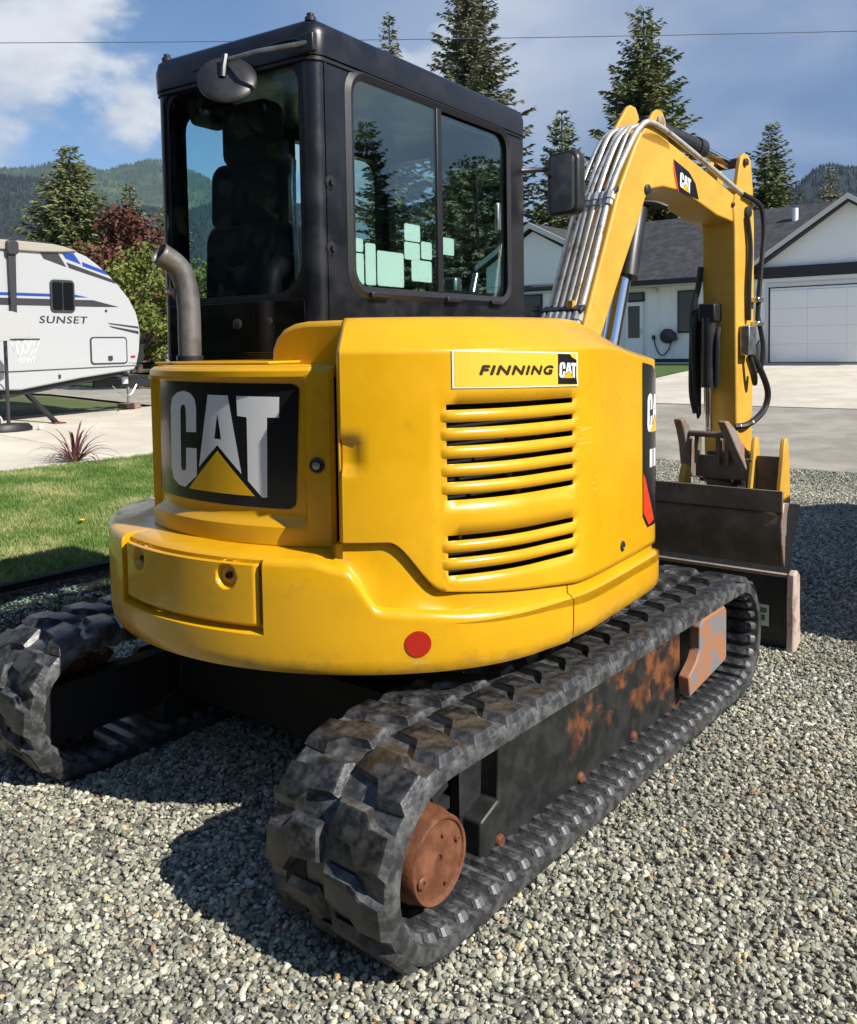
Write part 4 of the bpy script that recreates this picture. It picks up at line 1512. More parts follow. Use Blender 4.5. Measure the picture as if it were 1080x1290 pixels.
# arm cylinder on top
A0, A1, A2 = (1.025, -0.100, 2.665), (1.60, -0.100, 2.614), (1.95, -0.100, 2.566)
q = G().tube([B3(*A0), B3(*(lerp(A0[i], A1[i], 0.04) for i in range(3))), B3(*A1)], [0.040, 0.052, 0.052], 20)
AC = obj('arm_cylinder', q, M['cylinder'], parent=BOOM)
obj('gland', G().tube([B3(1.545, -0.100, 2.619), B3(1.615, -0.100, 2.6127)], 0.059, 20), M['cylinder'], parent=BOOM)
obj('cylinder_rod', G().tube([B3(*A1), B3(*A2)], 0.032, 16), M['chrome'], parent=BOOM)
# boom cylinder in front of the boom foot
c0, c1, c2 = (0.985, -0.085, 2.235), (0.845, -0.085, 1.84), (0.53, -0.085, 0.95)
obj('boom_cylinder', G().tube([B3(c0[0], c0[1], c0[2]), B3(lerp(c0[0], c1[0], 0.06), -0.112, lerp(c0[2], c1[2], 0.06)), B3(*c1)], [0.04, 0.058, 0.058], 20), M['cylinder'], parent=BOOM)
obj('boom_rod', G().tube([B3(lerp(c0[0], c1[0], 0.95), -0.112, lerp(c0[2], c1[2], 0.95)), B3(*c2)], 0.046, 18), M['chrome'], parent=BOOM)


# pipes up the back of the boom
def back(s0):
    """a line hugging the rear edge of the boom, lifted off it"""
    return [(0.18 - 0.035, 1.20), (0.372 - 0.045, 1.602), (0.515 - 0.045, 1.935), (0.658 - 0.042, 2.268), (0.80 - 0.036, 2.510), (0.845, 2.600), (0.915, 2.632)]


PIPES = [(-0.012, 0.016, 'pipe', 0.0), (-0.050, 0.012, 'pipe', 0.006), (-0.088, 0.016, 'pipe', 0.004), (-0.127, 0.016, 'pipe', 0.004), (-0.166, 0.016, 'pipe', 0.004), (-0.208, 0.015, 'pipe', 0.0)]
rp = random.Random(3)
for k, (t, r_, mm, dz) in enumerate(PIPES):
    pts = []
    for i, (a, b) in enumerate(back(0)):
        wob = 0.0 if i in (0, 1, 2) else (0.010 * math.sin(k * 2.3 + i * 1.7))
        pts.append(B3(a - dz, t + wob, b))
    if k == 0:
        pts = pts[:-1] + [B3(0.925, 0.014, 2.636), B3(1.20, 0.014, 2.578), B3(1.88, 0.014, 2.372), B3(1.98, 0.02, 2.345)]
    obj('hydraulic_pipe', G().tube(bez(pts, 40), r_, 10), M['pipe'], parent=BOOM)
    for (a, b) in ((0.372 - 0.045, 1.625), (0.64 - 0.043, 2.23)):
        i0 = Vector(B3(a - dz, t, b))
        dr = Vector(B3(a + 0.05 - dz, t, b + 0.115)) - i0
        dr.normalize()
        obj('pipe_fitting', G().tube([i0 - dr * 0.05, i0 - dr * 0.02, i0 - dr * 0.02, i0 + dr * 0.02], [r_ * 1.35, r_ * 1.35, r_ * 1.7, r_ * 1.7], 8), M['pipe'], parent=BOOM)
for (a, b) in ((0.372 - 0.038, 1.66), (0.655 - 0.04, 2.255)):
    q = G().obox(B3(a, -0.110, b), Vector(B3(0, 1, 0)) * 0.125 - Vector(B3(0, 0, 0)) * 0.125, (0.020 * BS, 0.020 * BC, 0.012), (0, 0, 0.014))
    obj('pipe_clamp_bar', q, M['cylinder'], parent=BOOM, bevel=(0.004, 2))
q = G().obox(B3(0.345, -0.062, 1.685), (0.016, 0, 0), (0, 0.02, 0), (0, 0, 0.02))
obj('yellow_tag', q, M['yellow_boom'], parent=BOOM)
for k in range(7):
    t = -0.215 + 0.034 * k
    pts = [B3(0.31, t, 1.60), B3(0.22, t + 0.01 * math.sin(k), 1.48), B3(0.10, t * 0.8, 1.36), B3(0.0, t * 0.6, 1.22)]
    obj('hydraulic_hose', G().tube(bez(pts, 14), 0.014, 8), M['hose'], parent=BOOM)
# boom emblem
em = G()
for pl, mi, off in (([(1.16, 2.482), (1.318, 2.432), (1.386, 2.376), (1.421, 2.292), (1.212, 2.313), (1.179, 2.384)], 0, 0.0015), ([(1.158, 2.482), (1.196, 2.361), (1.212, 2.313), (1.200, 2.316), (1.163, 2.408)], 1, 0.0022)):
    em.merge(slice_polys([pl], 0), fn=lambda a, b, h, off=off: B3(a, off, b), mi=mi)
for polys, mi in ((CATN, 2), (TRIN, 3)):
    em.merge(slice_polys([[(lerp(1.222, 1.335, a), lerp(lerp(2.338, 2.312, a), lerp(2.424, 2.396, a), b)) for a, b in p] for p in polys], 0), fn=lambda a, b, h: B3(a, 0.003, b), mi=mi)
obj('boom_emblem', em, None, parent=BOOM, smooth=0, mats=[M['decal_black'], M['decal_red'], M['white_plain'], M['decal_yellow']])

# arm
ao = [(1.852, 0.70), (1.845, 0.88), (1.826, 1.637), (1.815, 2.15), (1.80, 2.30), (1.825, 2.385), (1.90, 2.42), (2.02, 2.42), (2.035, 2.38), (2.052, 2.20), (2.052, 1.70), (2.036, 0.90), (2.02, 0.70)]
g_ = G().prism(ao[::-1], -0.205, 0.012, lambda a, b, h: B3(a, h, b))
ARM = obj('arm', g_, M['yellow_boom'], parent=EX, bevel=(0.010, 3), smooth=50)
for (a, b, r_) in ((1.955, 2.268, 0.034), (1.925, 2.56, 0.022), (1.95, 0.80, 0.034), (1.99, 2.36, 0.012)):
    q = G().lathe([(r_, 0.0), (r_, 0.016), (r_ * 0.6, 0.020), (0.002, 0.020)], axis='x', n=18)
    obj('pivot_pin', q.xf(lambda x, y, z: B3(a + y, 0.012 + x, b + z)), M['bolt'], parent=ARM)
for t0, t1 in ((-0.016, 0.0125), (-0.206, -0.178)):
    q = G().prism([(1.805, 2.30), (1.855, 2.50), (1.880, 2.585), (1.92, 2.615), (1.972, 2.610), (2.003, 2.58), (2.031, 2.42), (2.044, 2.30)][::-1], t0, t1, lambda a, b, h: B3(a, h, b))
    obj('cylinder_lug_plate', q, M['yellow_boom'], parent=ARM, bevel=(0.006, 2))
obj('lug_pin', G().tube([B3(1.935, -0.178, 2.565), B3(1.935, -0.014, 2.565)], 0.03, 14), M['bolt'], parent=ARM)
# bucket cylinder ahead of the arm
obj('bucket_cylinder', G().tube([B3(2.11, -0.10, 2.05), B3(2.12, -0.10, 1.45)], 0.05, 16), M['cylinder'], parent=ARM)
obj('bucket_rod', G().tube([B3(2.12, -0.10, 1.46), B3(2.13, -0.10, 0.98)], 0.028, 12), M['chrome'], parent=ARM)
# thumb cylinder down the back of the arm, with its valve block
obj('thumb_cylinder', G().tube([B3(1.775, -0.135, 1.64), B3(1.770, -0.135, 1.22)], 0.045, 16), M['cylinder'], parent=ARM)
obj('thumb_rod', G().tube([B3(1.770, -0.135, 1.23), B3(1.765, -0.130, 0.93)], 0.026, 12), M['chrome'], parent=ARM)
obj('cylinder_lug', G().box(-0.05, 0.05, -0.055, 0.055, -0.05, 0.06).xf(lambda x, y, z: B3(1.79 + x, -0.135 + y, 1.665 + z)), M['cylinder'], parent=ARM, bevel=(0.01, 2))
obj('valve_block', G().box(-0.04, 0.05, -0.03, 0.035, -0.09, 0.09).xf(lambda x, y, z: B3(1.90 + x, 0.045 + y, 1.50 + z)), M['steel'], parent=ARM, bevel=(0.008, 2))
obj('hose_guard', G().prism([(1.74, 1.62), (1.76, 1.68), (1.83, 1.68), (1.83, 1.05), (1.80, 1.02), (1.78, 1.10)][::-1], -0.232, -0.212, lambda a, b, h: B3(a, h, b)), M['hose'], parent=ARM, bevel=(0.008, 2))
HOSES = [
    [(1.88, 0.03, 2.365), (1.98, 0.035, 2.345), (2.08, 0.04, 2.30), (2.115, 0.04, 2.16), (2.09, 0.04, 1.98), (2.07, 0.035, 1.80), (2.06, 0.03, 1.62)],
    [(1.93, 0.03, 2.24), (1.96, 0.034, 2.05), (1.945, 0.034, 1.82), (1.95, 0.03, 1.62)],
    [(2.06, 0.03, 1.66), (2.10, 0.045, 1.48), (2.09, 0.045, 1.36), (2.07, 0.03, 1.30)],
    [(1.97, 0.04, 1.42), (2.06, 0.06, 1.30), (2.14, 0.06, 1.18), (2.12, 0.05, 1.08), (2.00, 0.05, 1.02), (1.90, 0.04, 0.99), (1.84, 0.00, 0.985)],
    [(1.92, 0.05, 1.42), (1.95, 0.07, 1.30), (1.97, 0.06, 1.24), (1.98, 0.04, 1.30)],
    [(1.815, -0.212, 1.95), (1.80, -0.222, 1.82), (1.775, -0.24, 1.70), (1.78, -0.25, 1.50), (1.775, -0.25, 1.20), (1.77, -0.22, 1.06)],
    [(1.79, -0.20, 1.70), (1.745, -0.215, 1.60), (1.75, -0.22, 1.40), (1.765, -0.21, 1.10)],
    [(1.80, -0.085, 1.58), (1.77, -0.075, 1.50), (1.77, -0.08, 1.30), (1.775, -0.09, 1.22)],
    [(1.10, 0.0, 2.22), (1.05, -0.05, 2.245), (0.98, -0.12, 2.25), (0.93, -0.18, 2.24)],
]
for k, h in enumerate(HOSES):
    obj('arm_hose', G().tube([B3(*p) for p in bez(h, 30)], 0.015 if k not in (3, 5) else 0.019, 8), M['hose'], parent=ARM)
obj('hose_end', G().tube([B3(1.96, 0.052, 1.005), B3(1.86, 0.02, 0.985)], 0.018, 8), M['steel'], parent=ARM)
for z in (1.745, 1.60):
    q = G().box(-0.02, 0.05, 0.0, 0.05, -0.016, 0.016)
    obj('hose_clip', q.xf(lambda x, y, z2: B3(2.03 + x, 0.012 + y, z + z2)), M['steel'], parent=ARM, bevel=(0.004, 1))

# thumb
TB = 1.62


def T3(t, z, s):
    return B3(TB + s * 1.1, -0.03 + (t + 0.03) * 1.14, 0.86 + (z - 0.86) * 1.14 - 0.012)


q = G()
tine = [(0.30, 0.70), (0.285, 0.83), (0.215, 0.92), (0.175, 1.00), (0.13, 1.022), (0.075, 1.028), (0.068, 1.00), (0.10, 0.94), (0.14, 0.90), (0.19, 0.76), (0.225, 0.735), (0.26, 0.68)]
THUMB = obj('thumb', G().box(-0.115, 0.20, 0.73, 0.845, -0.012, 0.012).xf(lambda a, b, c: T3(a, b, c)), M['bucket'], parent=EX, bevel=(0.008, 2))


def tine_geo(dx, inner):
    """curved claw: profile in (s, z), thin across t"""
    pr = [(0.14, 0.70), (0.02, 0.72), (-0.03, 0.80), (-0.055, 0.90), (-0.085, 0.975), (-0.115, 1.03), (-0.075, 1.035), (-0.02, 0.99), (0.02, 0.92), (0.08, 0.84), (0.15, 0.78)]
    return G().prism(pr[::-1], dx - 0.024, dx + 0.024, lambda a, b, h: T3(h + 0.42 * (0.92 - b) * (1 if not inner else -0.12) * (0.9 if b < 0.92 else 0.5), b, a))


obj('claw', tine_geo(0.105, False), M['worn'], parent=THUMB, bevel=(0.008, 2))
obj('claw', tine_geo(-0.165, True), M['worn'], parent=THUMB, bevel=(0.008, 2))
obj('cross_tube', G().tube([T3(-0.15, 0.955, -0.03), T3(0.08, 0.955, -0.03)], 0.018, 10), M['bucket'], parent=THUMB)
for dx in (-0.10, 0.02, 0.07):
    obj('thumb_web', G().box(dx - 0.010, dx + 0.010, 0.80, 0.95, -0.03, 0.01).xf(lambda a, b, c: T3(a, b, c)), M['bucket'], parent=THUMB)

# bucket: curled in, its floor towards the machine
X0, X1 = -0.27, 0.834
fl_ = [(2.30, 0.711), (2.306, 0.66), (2.298, 0.60), (2.278, 0.55), (2.285, 0.46), (2.31, 0.375), (2.345, 0.28), (2.385, 0.19), (2.44, 0.12), (2.52, 0.075), (2.62, 0.06)]
n = len(fl_)
inn = [(y + 0.022, z + 0.006) for y, z in fl_]
g_ = G().prism((fl_ + inn[::-1]), X0 + 0.012, X1 - 0.012, lambda a, b, h: (h, a, b))
BK = obj('bucket', g_, M['bucket'], parent=EX, smooth=55)
lipg = G().prism([(2.284, 0.722), (2.278, 0.612), (2.294, 0.606), (2.306, 0.712)], X0, X1 + 0.002, lambda a, b, h: (h, a, b))
obj('cutting_edge', lipg, M['bucket'], parent=BK, bevel=(0.003, 2))
side = [(2.306, 0.66), (2.580, 0.612), (2.590, 0.595), (2.52, 0.50), (2.44, 0.385), (2.425, 0.26), (2.43, 0.10), (2.38, 0.185), (2.340, 0.272), (2.304, 0.370), (2.280, 0.455), (2.272, 0.55), (2.294, 0.60)]
for xs_ in ((X1 - 0.011, X1 + 0.004), (X0 - 0.004, X0 + 0.011)):
    obj('side_plate', G().prism(side, *xs_, lambda a, b, h: (h, a, b)), M['worn'], parent=BK, bevel=(0.004, 1))
back_ = G().prism([(2.60, 0.06), (2.62, 0.06), (2.60, 0.55), (2.58, 0.55)][::-1], X0 + 0.02, 0.60, lambda a, b, h: (h, a, b))
obj('bucket_back', back_, M['bucket'], parent=BK)
# hanger with two yellow ears and a darker plate on the bucket back
hb = G().box(0.562, 0.694, 2.70, 2.72, 0.50, 0.845)
obj('hanger_plate', hb, M['bucket'], parent=BK, bevel=(0.004, 1))
for (xa, xb) in ((0.695, 0.722), (0.535, 0.560)):
    e = [(2.60, 0.50), (2.62, 0.66), (2.665, 0.83), (2.69, 0.93), (2.71, 0.952), (2.75, 0.945), (2.765, 0.86), (2.79, 0.70), (2.80, 0.50)]
    obj('hanger_ear', G().prism(e[::-1], xa, xb, lambda a, b, h: (h, a, b)), M['yellow_boom'], parent=BK, bevel=(0.006, 2))
obj('weld_on_ear', G().prism([(2.60, 0.50), (2.62, 0.70), (2.66, 0.775), (2.72, 0.76), (2.76, 0.50)][::-1], 0.13, 0.165, lambda a, b, h: (h, a, b)), M['yellow_boom'], parent=BK, bevel=(0.006, 2))
q = G().prism([(1.80, 0.66), (1.83, 0.80), (1.90, 0.90), (2.00, 0.90), (2.06, 0.80), (2.06, 0.60), (1.90, 0.55)][::-1], -0.19, 0.0, lambda a, b, h: B3(a, h, b))
CP = obj('coupler', q, M['cylinder'], parent=EX, bevel=(0.012, 2))  # dark paint stands in for the shade between thumb and bucket lip
for z_, s_ in ((0.80, 1.95), (0.66, 1.86), (0.645, 2.02)):
    q = G().lathe([(0.03, -0.23), (0.03, 0.05), (0.02, 0.056), (0.002, 0.056)], axis='x', n=16)
    obj('coupler_pin', q.xf(lambda x, y, z: B3(s_ + y, x, z_ + z)), M['bolt'], parent=CP)


# ------------------------------------------------------------------ gravel, grass: nobody could count them
def gn_tree(name):
    t = bpy.data.node_groups.new(name, 'GeometryNodeTree')
    t.interface.new_socket('Geometry', in_out='INPUT', socket_type='NodeSocketGeometry')
    t.interface.new_socket('Geometry', in_out='OUTPUT', socket_type='NodeSocketGeometry')
    return t, t.nodes, t.links


def stone_mat():
    m_ = bpy.data.materials.new('gravel_stone')
    m_.use_nodes = True
    nt = m_.node_tree
    N, L = nt.nodes, nt.links
    p = N['Principled BSDF']
    oi = N.new('ShaderNodeObjectInfo')
    cr = N.new('ShaderNodeValToRGB')
    e = cr.color_ramp.elements
    cols = [(0.0, (0.09, 0.088, 0.076)), (0.055, (0.20, 0.198, 0.168)), (0.22, (0.30, 0.290, 0.240)), (0.48, (0.40, 0.385, 0.325)), (0.60, (0.235, 0.245, 0.195)), (0.72, (0.50, 0.480, 0.41)), (0.84, (0.36, 0.325, 0.235)), (0.92, (0.60, 0.575, 0.50)), (0.974, (0.38, 0.24, 0.14)), (0.988, (0.56, 0.45, 0.27))]
    cr.color_ramp.interpolation = 'CONSTANT'
    e[0].position, e[0].color = cols[0][0], (*cols[0][1], 1)
    e[1].position, e[1].color = cols[1][0], (*cols[1][1], 1)
    for pos, c in cols[2:]:
        q = e.new(pos)
        q.color = (*c, 1)
    L.new(oi.outputs['Random'], cr.inputs[0])
    tc = N.new('ShaderNodeTexCoord')
    nz = N.new('ShaderNodeTexNoise')
    nz.inputs['Scale'].default_value = 3.0
    nz.inputs['Detail'].default_value = 5.0
    L.new(tc.outputs['Object'], nz.inputs['Vector'])
    mr = N.new('ShaderNodeMapRange')
    mr.inputs['To Min'].default_value = 0.72
    mr.inputs['To Max'].default_value = 1.28
    L.new(nz.outputs['Fac'], mr.inputs['Value'])
    # damp, darker patches and a rusty one, in the ground itself
    geo = N.new('ShaderNodeNewGeometry')
    wz = N.new('ShaderNodeTexNoise')
    wz.inputs['Scale'].default_value = 0.7
    wz.inputs['Detail'].default_value = 3.0
    L.new(geo.outputs['Position'], wz.inputs['Vector'])
    wr = N.new('ShaderNodeMapRange')
    wr.inputs['From Min'].default_value = 0.35
    wr.inputs['From Max'].default_value = 0.65
    wr.inputs['To Min'].default_value = 0.70
    wr.inputs['To Max'].default_value = 1.16
    L.new(wz.outputs['Fac'], wr.inputs['Value'])
    mu = N.new('ShaderNodeMath')
    mu.operation = 'MULTIPLY'
    L.new(mr.outputs[0], mu.inputs[0])
    L.new(wr.outputs[0], mu.inputs[1])
    mx = N.new('ShaderNodeMix')
    mx.data_type = 'RGBA'
    mx.blend_type = 'MULTIPLY'
    mx.inputs['Factor'].default_value = 1.0
    warm = N.new('ShaderNodeMix')
    warm.data_type = 'RGBA'
    warm.blend_type = 'MULTIPLY'
    warm.inputs['Factor'].default_value = 1.0
    warm.inputs['B'].default_value = (1.08, 1.085, 1.01, 1)
    L.new(cr.outputs['Color'], warm.inputs['A'])
    L.new(warm.outputs['Result'], mx.inputs['A'])
    L.new(mu.outputs[0], mx.inputs['B'])
    L.new(mx.outputs['Result'], p.inputs['Base Color'])
    p.inputs['Roughness'].default_value = 0.75
    return m_


def scatter_gravel(name, base_obj_geo, density, smin, smax, seed, base_mat, lvl=2):
    o = obj(name, base_obj_geo, base_mat, kind='stuff')
    t, N, L = gn_tree(name)
    gi, go = N.new('NodeGroupInput'), N.new('NodeGroupOutput')
    dp = N.new('GeometryNodeDistributePointsOnFaces')
    dp.inputs['Density'].default_value = density
    dp.inputs['Seed'].default_value = seed
    L.new(gi.outputs[0], dp.inputs['Mesh'])
    gather = N.new('GeometryNodeGeometryToInstance')
    for k in range(6):
        ico = N.new('GeometryNodeMeshIcoSphere')
        ico.inputs['Radius'].default_value = 1.0
        ico.inputs['Subdivisions'].default_value = lvl
        sp = N.new('GeometryNodeSetPosition')
        pos = N.new('GeometryNodeInputPosition')
        nz = N.new('ShaderNodeTexNoise')
        nz.noise_dimensions = '4D'
        nz.inputs['W'].default_value = 3.7 * k + seed
        nz.inputs['Scale'].default_value = 1.25
        nz.inputs['Detail'].default_value = 1.5
        L.new(pos.outputs[0], nz.inputs['Vector'])
        sub = N.new('ShaderNodeVectorMath')
        sub.operation = 'SUBTRACT'
        sub.inputs[1].default_value = (0.5, 0.5, 0.5)
        L.new(nz.outputs['Color'], sub.inputs[0])
        sc_ = N.new('ShaderNodeVectorMath')
        sc_.operation = 'SCALE'
        sc_.inputs['Scale'].default_value = 1.25
        L.new(sub.outputs[0], sc_.inputs[0])
        L.new(sc_.outputs[0], sp.inputs['Offset'])
        L.new(ico.outputs['Mesh'], sp.inputs['Geometry'])
        tr = N.new('GeometryNodeTransform')
        tr.inputs['Scale'].default_value = [(1.0, 0.72, 0.55), (0.9, 0.8, 0.6), (1.15, 0.62, 0.5), (0.85, 0.7, 0.65), (1.0, 0.85, 0.45), (1.1, 0.7, 0.6)][k]
        L.new(sp.outputs[0], tr.inputs['Geometry'])
        L.new(tr.outputs[0], gather.inputs[0])
    ip = N.new('GeometryNodeInstanceOnPoints')
    L.new(dp.outputs['Points'], ip.inputs['Points'])
    L.new(gather.outputs[0], ip.inputs['Instance'])
    ip.inputs['Pick Instance'].default_value = True
    ri = N.new('FunctionNodeRandomValue')
    ri.data_type = 'INT'
    ri.inputs[4].default_value = 0
    ri.inputs[5].default_value = 5
    ri.inputs['Seed'].default_value = seed + 1
    L.new(ri.outputs[2], ip.inputs['Instance Index'])
    rr_ = N.new('FunctionNodeRandomValue')
    rr_.data_type = 'FLOAT_VECTOR'
    rr_.inputs[0].default_value = (-0.6, -0.6, 0)
    rr_.inputs[1].default_value = (0.6, 0.6, 6.283)
    rr_.inputs['Seed'].default_value = seed + 2
    L.new(rr_.outputs[0], ip.inputs['Rotation'])
    rs = N.new('FunctionNodeRandomValue')
    rs.data_type = 'FLOAT'
    rs.inputs[2].default_value = 0.0
    rs.inputs[3].default_value = 1.0
    rs.inputs['Seed'].default_value = seed + 3
    pw = N.new('ShaderNodeMath')
    pw.operation = 'POWER'
    pw.inputs[1].default_value = 1.8
    L.new(rs.outputs[1], pw.inputs[0])
    ml = N.new('ShaderNodeMath')
    ml.operation = 'MULTIPLY_ADD'
    ml.inputs[1].default_value = smax - smin
    ml.inputs[2].default_value = smin
    L.new(pw.outputs[0], ml.inputs[0])
    L.new(ml.outputs[0], ip.inputs['Scale'])
    # lift each stone by a hair so they lie heaped, not in one plane
    sp2 = N.new('GeometryNodeSetPosition')
    rl = N.new('FunctionNodeRandomValue')
    rl.data_type = 'FLOAT_VECTOR'
    rl.inputs[0].default_value = (0, 0, -0.004)
    rl.inputs[1].default_value = (0, 0, 0.010)
    rl.inputs['Seed'].default_value = seed + 4
    L.new(rl.outputs[0], sp2.inputs['Offset'])
    L.new(dp.outputs['Points'], sp2.inputs['Geometry'])
    L.new(sp2.outputs[0], ip.inputs['Points'])
    sm_ = N.new('GeometryNodeSetMaterial')
    sm_.inputs['Material'].default_value = M['stone']
    L.new(ip.outputs[0], sm_.inputs['Geometry'])
    jn = N.new('GeometryNodeJoinGeometry')
    L.new(gi.outputs[0], jn.inputs[0])
    L.new(sm_.outputs[0], jn.inputs[0])
    L.new(jn.outputs[0], go.inputs[0])
    md = o.modifiers.new('scatter', 'NODES')
    md.node_group = t
    return o


def patch(x0, x1, y0, y1, dz, step=0.25, keep=None, edge=None):
    g_ = G()
    nx, ny = round((x1 - x0) / step), round((y1 - y0) / step)
    pts = []
    for j in range(ny + 1):
        row = []
        for i in range(nx + 1):
            x, y = lerp(x0, x1, i / nx), lerp(y0, y1, j / ny)
            if edge:
                x, y = edge(x, y)
            row.append((x, y, gz(x, y) + dz))
        pts.append(row)
    g_.grid(pts, skip=(lambda j, i: not keep((pts[j][i][0] + pts[j + 1][i + 1][0]) / 2, (pts[j][i][1] + pts[j + 1][i + 1][1]) / 2)) if keep else None)
    used = sorted({i for f in g_.f for i in f})
    remap = {a: b for b, a in enumerate(used)}
    g_.v = [g_.v[i] for i in used]
    g_.f = [tuple(remap[i] for i in f) for f in g_.f]
    return g_


M['stone'] = stone_mat()


def cam_dist(x, y):
    return math.hypot(x - 2.29, y + 2.42)


def in_view(x, y, pad):
    a = math.degrees(math.atan2(x - 2.29, y + 2.42))
    return cam_dist(x, y) < 2.6 or -38.7 - 25.5 - pad < a < -38.7 + 25.5 + pad


near = lambda x, y: cam_dist(x, y) < 5.6 and in_view(x, y, 26)
far = lambda x, y: cam_dist(x, y) >= 5.6 and in_view(x, y, 40)
scatter_gravel('gravel', patch(-2.45, 6.0, -6.0, 8.15, 0.004, 0.25, near), GRAVEL_NEAR, 0.0042, 0.0132, 3, M['gravel_base'])
scatter_gravel('gravel', patch(-2.45, 6.0, -6.0, 8.15, 0.004, 0.25, far), GRAVEL_FAR, 0.008, 0.017, 11, M['gravel_base'], 1)


def grass_mat(name, a, b, c):
    m_ = bpy.data.materials.new(name)
    m_.use_nodes = True
    nt = m_.node_tree
    N, L = nt.nodes, nt.links
    p = N['Principled BSDF']
    oi = N.new('ShaderNodeObjectInfo')
    geo = N.new('ShaderNodeNewGeometry')
    nz = N.new('ShaderNodeTexNoise')
    nz.inputs['Scale'].default_value = 1.7
    nz.inputs['Detail'].default_value = 5.0
    L.new(geo.outputs['Position'], nz.inputs['Vector'])
    ad = N.new('ShaderNodeMath')
    ad.operation = 'MULTIPLY_ADD'
    ad.inputs[1].default_value = 0.26
    L.new(oi.outputs['Random'], ad.inputs[0])
    L.new(nz.outputs['Fac'], ad.inputs[2])
    cr = N.new('ShaderNodeValToRGB')
    e = cr.color_ramp.elements
    e[0].position, e[0].color = 0.44, (*a, 1)
    e[1].position, e[1].color = 0.63, (*b, 1)
    q = e.new(0.82)
    q.color = (*c, 1)
    L.new(ad.outputs[0], cr.inputs[0])
    L.new(cr.outputs[0], p.inputs['Base Color'])
    p.inputs['Roughness'].default_value = 0.65
    p.inputs['Specular IOR Level'].default_value = 0.25
    return m_


M['grass'] = grass_mat('lawn_grass', (0.080, 0.170, 0.034), (0.165, 0.250, 0.056), (0.43, 0.42, 0.18))


def scatter_grass(name, g_, density, h, seed, m_):
    o = obj(name, g_, M['lawn_soil'], kind='stuff')
    # one tuft of blades, made inside the node tree from its own small mesh
    t, N, L = gn_tree(name)
    gi, go = N.new('NodeGroupInput'), N.new('NodeGroupOutput')
    dp = N.new('GeometryNodeDistributePointsOnFaces')
    dp.inputs['Density'].default_value = density
    dp.inputs['Seed'].default_value = seed
    L.new(gi.outputs[0], dp.inputs['Mesh'])
    jb = N.new('GeometryNodeJoinGeometry')
    rnd = random.Random(seed)
    for k in range(5):
        cone = N.new('GeometryNodeMeshCone')
        cone.inputs['Vertices'].default_value = 3
        cone.inputs['Radius Top'].default_value = 0.0
        cone.inputs['Radius Bottom'].default_value = 0.0042
        cone.inputs['Depth'].default_value = h * rnd.uniform(0.7, 1.2)
        tr = N.new('GeometryNodeTransform')
        tr.inputs['Translation'].default_value = (rnd.uniform(-0.014, 0.014), rnd.uniform(-0.014, 0.014), 0)
        tr.inputs['Rotation'].default_value = (rnd.uniform(-0.65, 0.65), rnd.uniform(-0.65, 0.65), rnd.uniform(0, 6))
        L.new(cone.outputs[0], tr.inputs['Geometry'])
        L.new(tr.outputs[0], jb.inputs[0])
    ip = N.new('GeometryNodeInstanceOnPoints')
    L.new(dp.outputs['Points'], ip.inputs['Points'])
    L.new(jb.outputs[0], ip.inputs['Instance'])
    rr_ = N.new('FunctionNodeRandomValue')
    rr_.data_type = 'FLOAT_VECTOR'
    rr_.inputs[0].default_value = (-0.25, -0.25, 0)
    rr_.inputs[1].default_value = (0.25, 0.25, 6.283)
    L.new(rr_.outputs[0], ip.inputs['Rotation'])
    rs = N.new('FunctionNodeRandomValue')
    rs.inputs[2].default_value = 0.6
    rs.inputs[3].default_value = 1.35
    L.new(rs.outputs[1], ip.inputs['Scale'])
    sm_ = N.new('GeometryNodeSetMaterial')
    sm_.inputs['Material'].default_value = m_
    L.new(ip.outputs[0], sm_.inputs['Geometry'])
    L.new(sm_.outputs[0], go.inputs[0])
    md = o.modifiers.new('scatter', 'NODES')
    md.node_group = t
    return o


view_l = lambda x, y: in_view(x, y, 26)
scatter_grass('grass', patch(-7.62, -3.34, -3.0, 8.1, 0.004, 0.25, view_l), 2400, 0.036, 4, M['grass'])
# grass and pale gravel on the mulch, standing in for light tinted by cab glass
scatter_grass('grass', patch(-3.2, -2.6, -0.4, 0.75, 0.012, 0.05, lambda x, y: (math.sin(7 * x + 3 * y) + math.sin(11 * y - 4 * x)) > 1.1), 700, 0.025, 9, M['grass'])
scatter_gravel('gravel', patch(-3.22, -2.45, -1.0, 3.0, 0.008, 0.05, lambda x, y: abs(x + 2.80 + 0.10 * math.sin(5 * y)) < 0.20 + 0.05 * math.sin(9 * x + 6 * y) and -0.35 < y < 0.62 and abs(x + 2.88 + 0.02 * math.sin(8 * y)) > 0.03), 2600, 0.006, 0.013, 21, M['gravel_base'], 1)
# bark chips
chip = scatter_gravel('bark_chips', patch(-3.26, -2.40, -2.5, 5.0, 0.006, 0.25, view_l), 2600, 0.008, 0.022, 31, M['mulch'], 1)
for nd in chip.modifiers[0].node_group.nodes:
    if nd.bl_idname == 'GeometryNodeSetMaterial':
        nd.inputs['Material'].default_value = M['mulch']
    if nd.bl_idname == 'GeometryNodeTransform':
        nd.inputs['Scale'].default_value = (1.3, 0.5, 0.22)

# black plastic edging between lawn and bed
ed = G()
ept = [(-3.315 + 0.01 * math.sin(1.3 * k), -8 + 0.5 * k) for k in range(33)]
ed.tube([(x, y, gz(x, y) + 0.045) for x, y in ept], 0.018, 8)
ed2 = G().grid([[(x - 0.006, y, gz(x, y) + z) for x, y in ept] for z in (-0.03, 0.05)])
ed.merge(ed2)
tag(obj('lawn_edging', ed, M['hose']), 'black plastic edging strip between the lawn and the bark bed', 'garden edging')

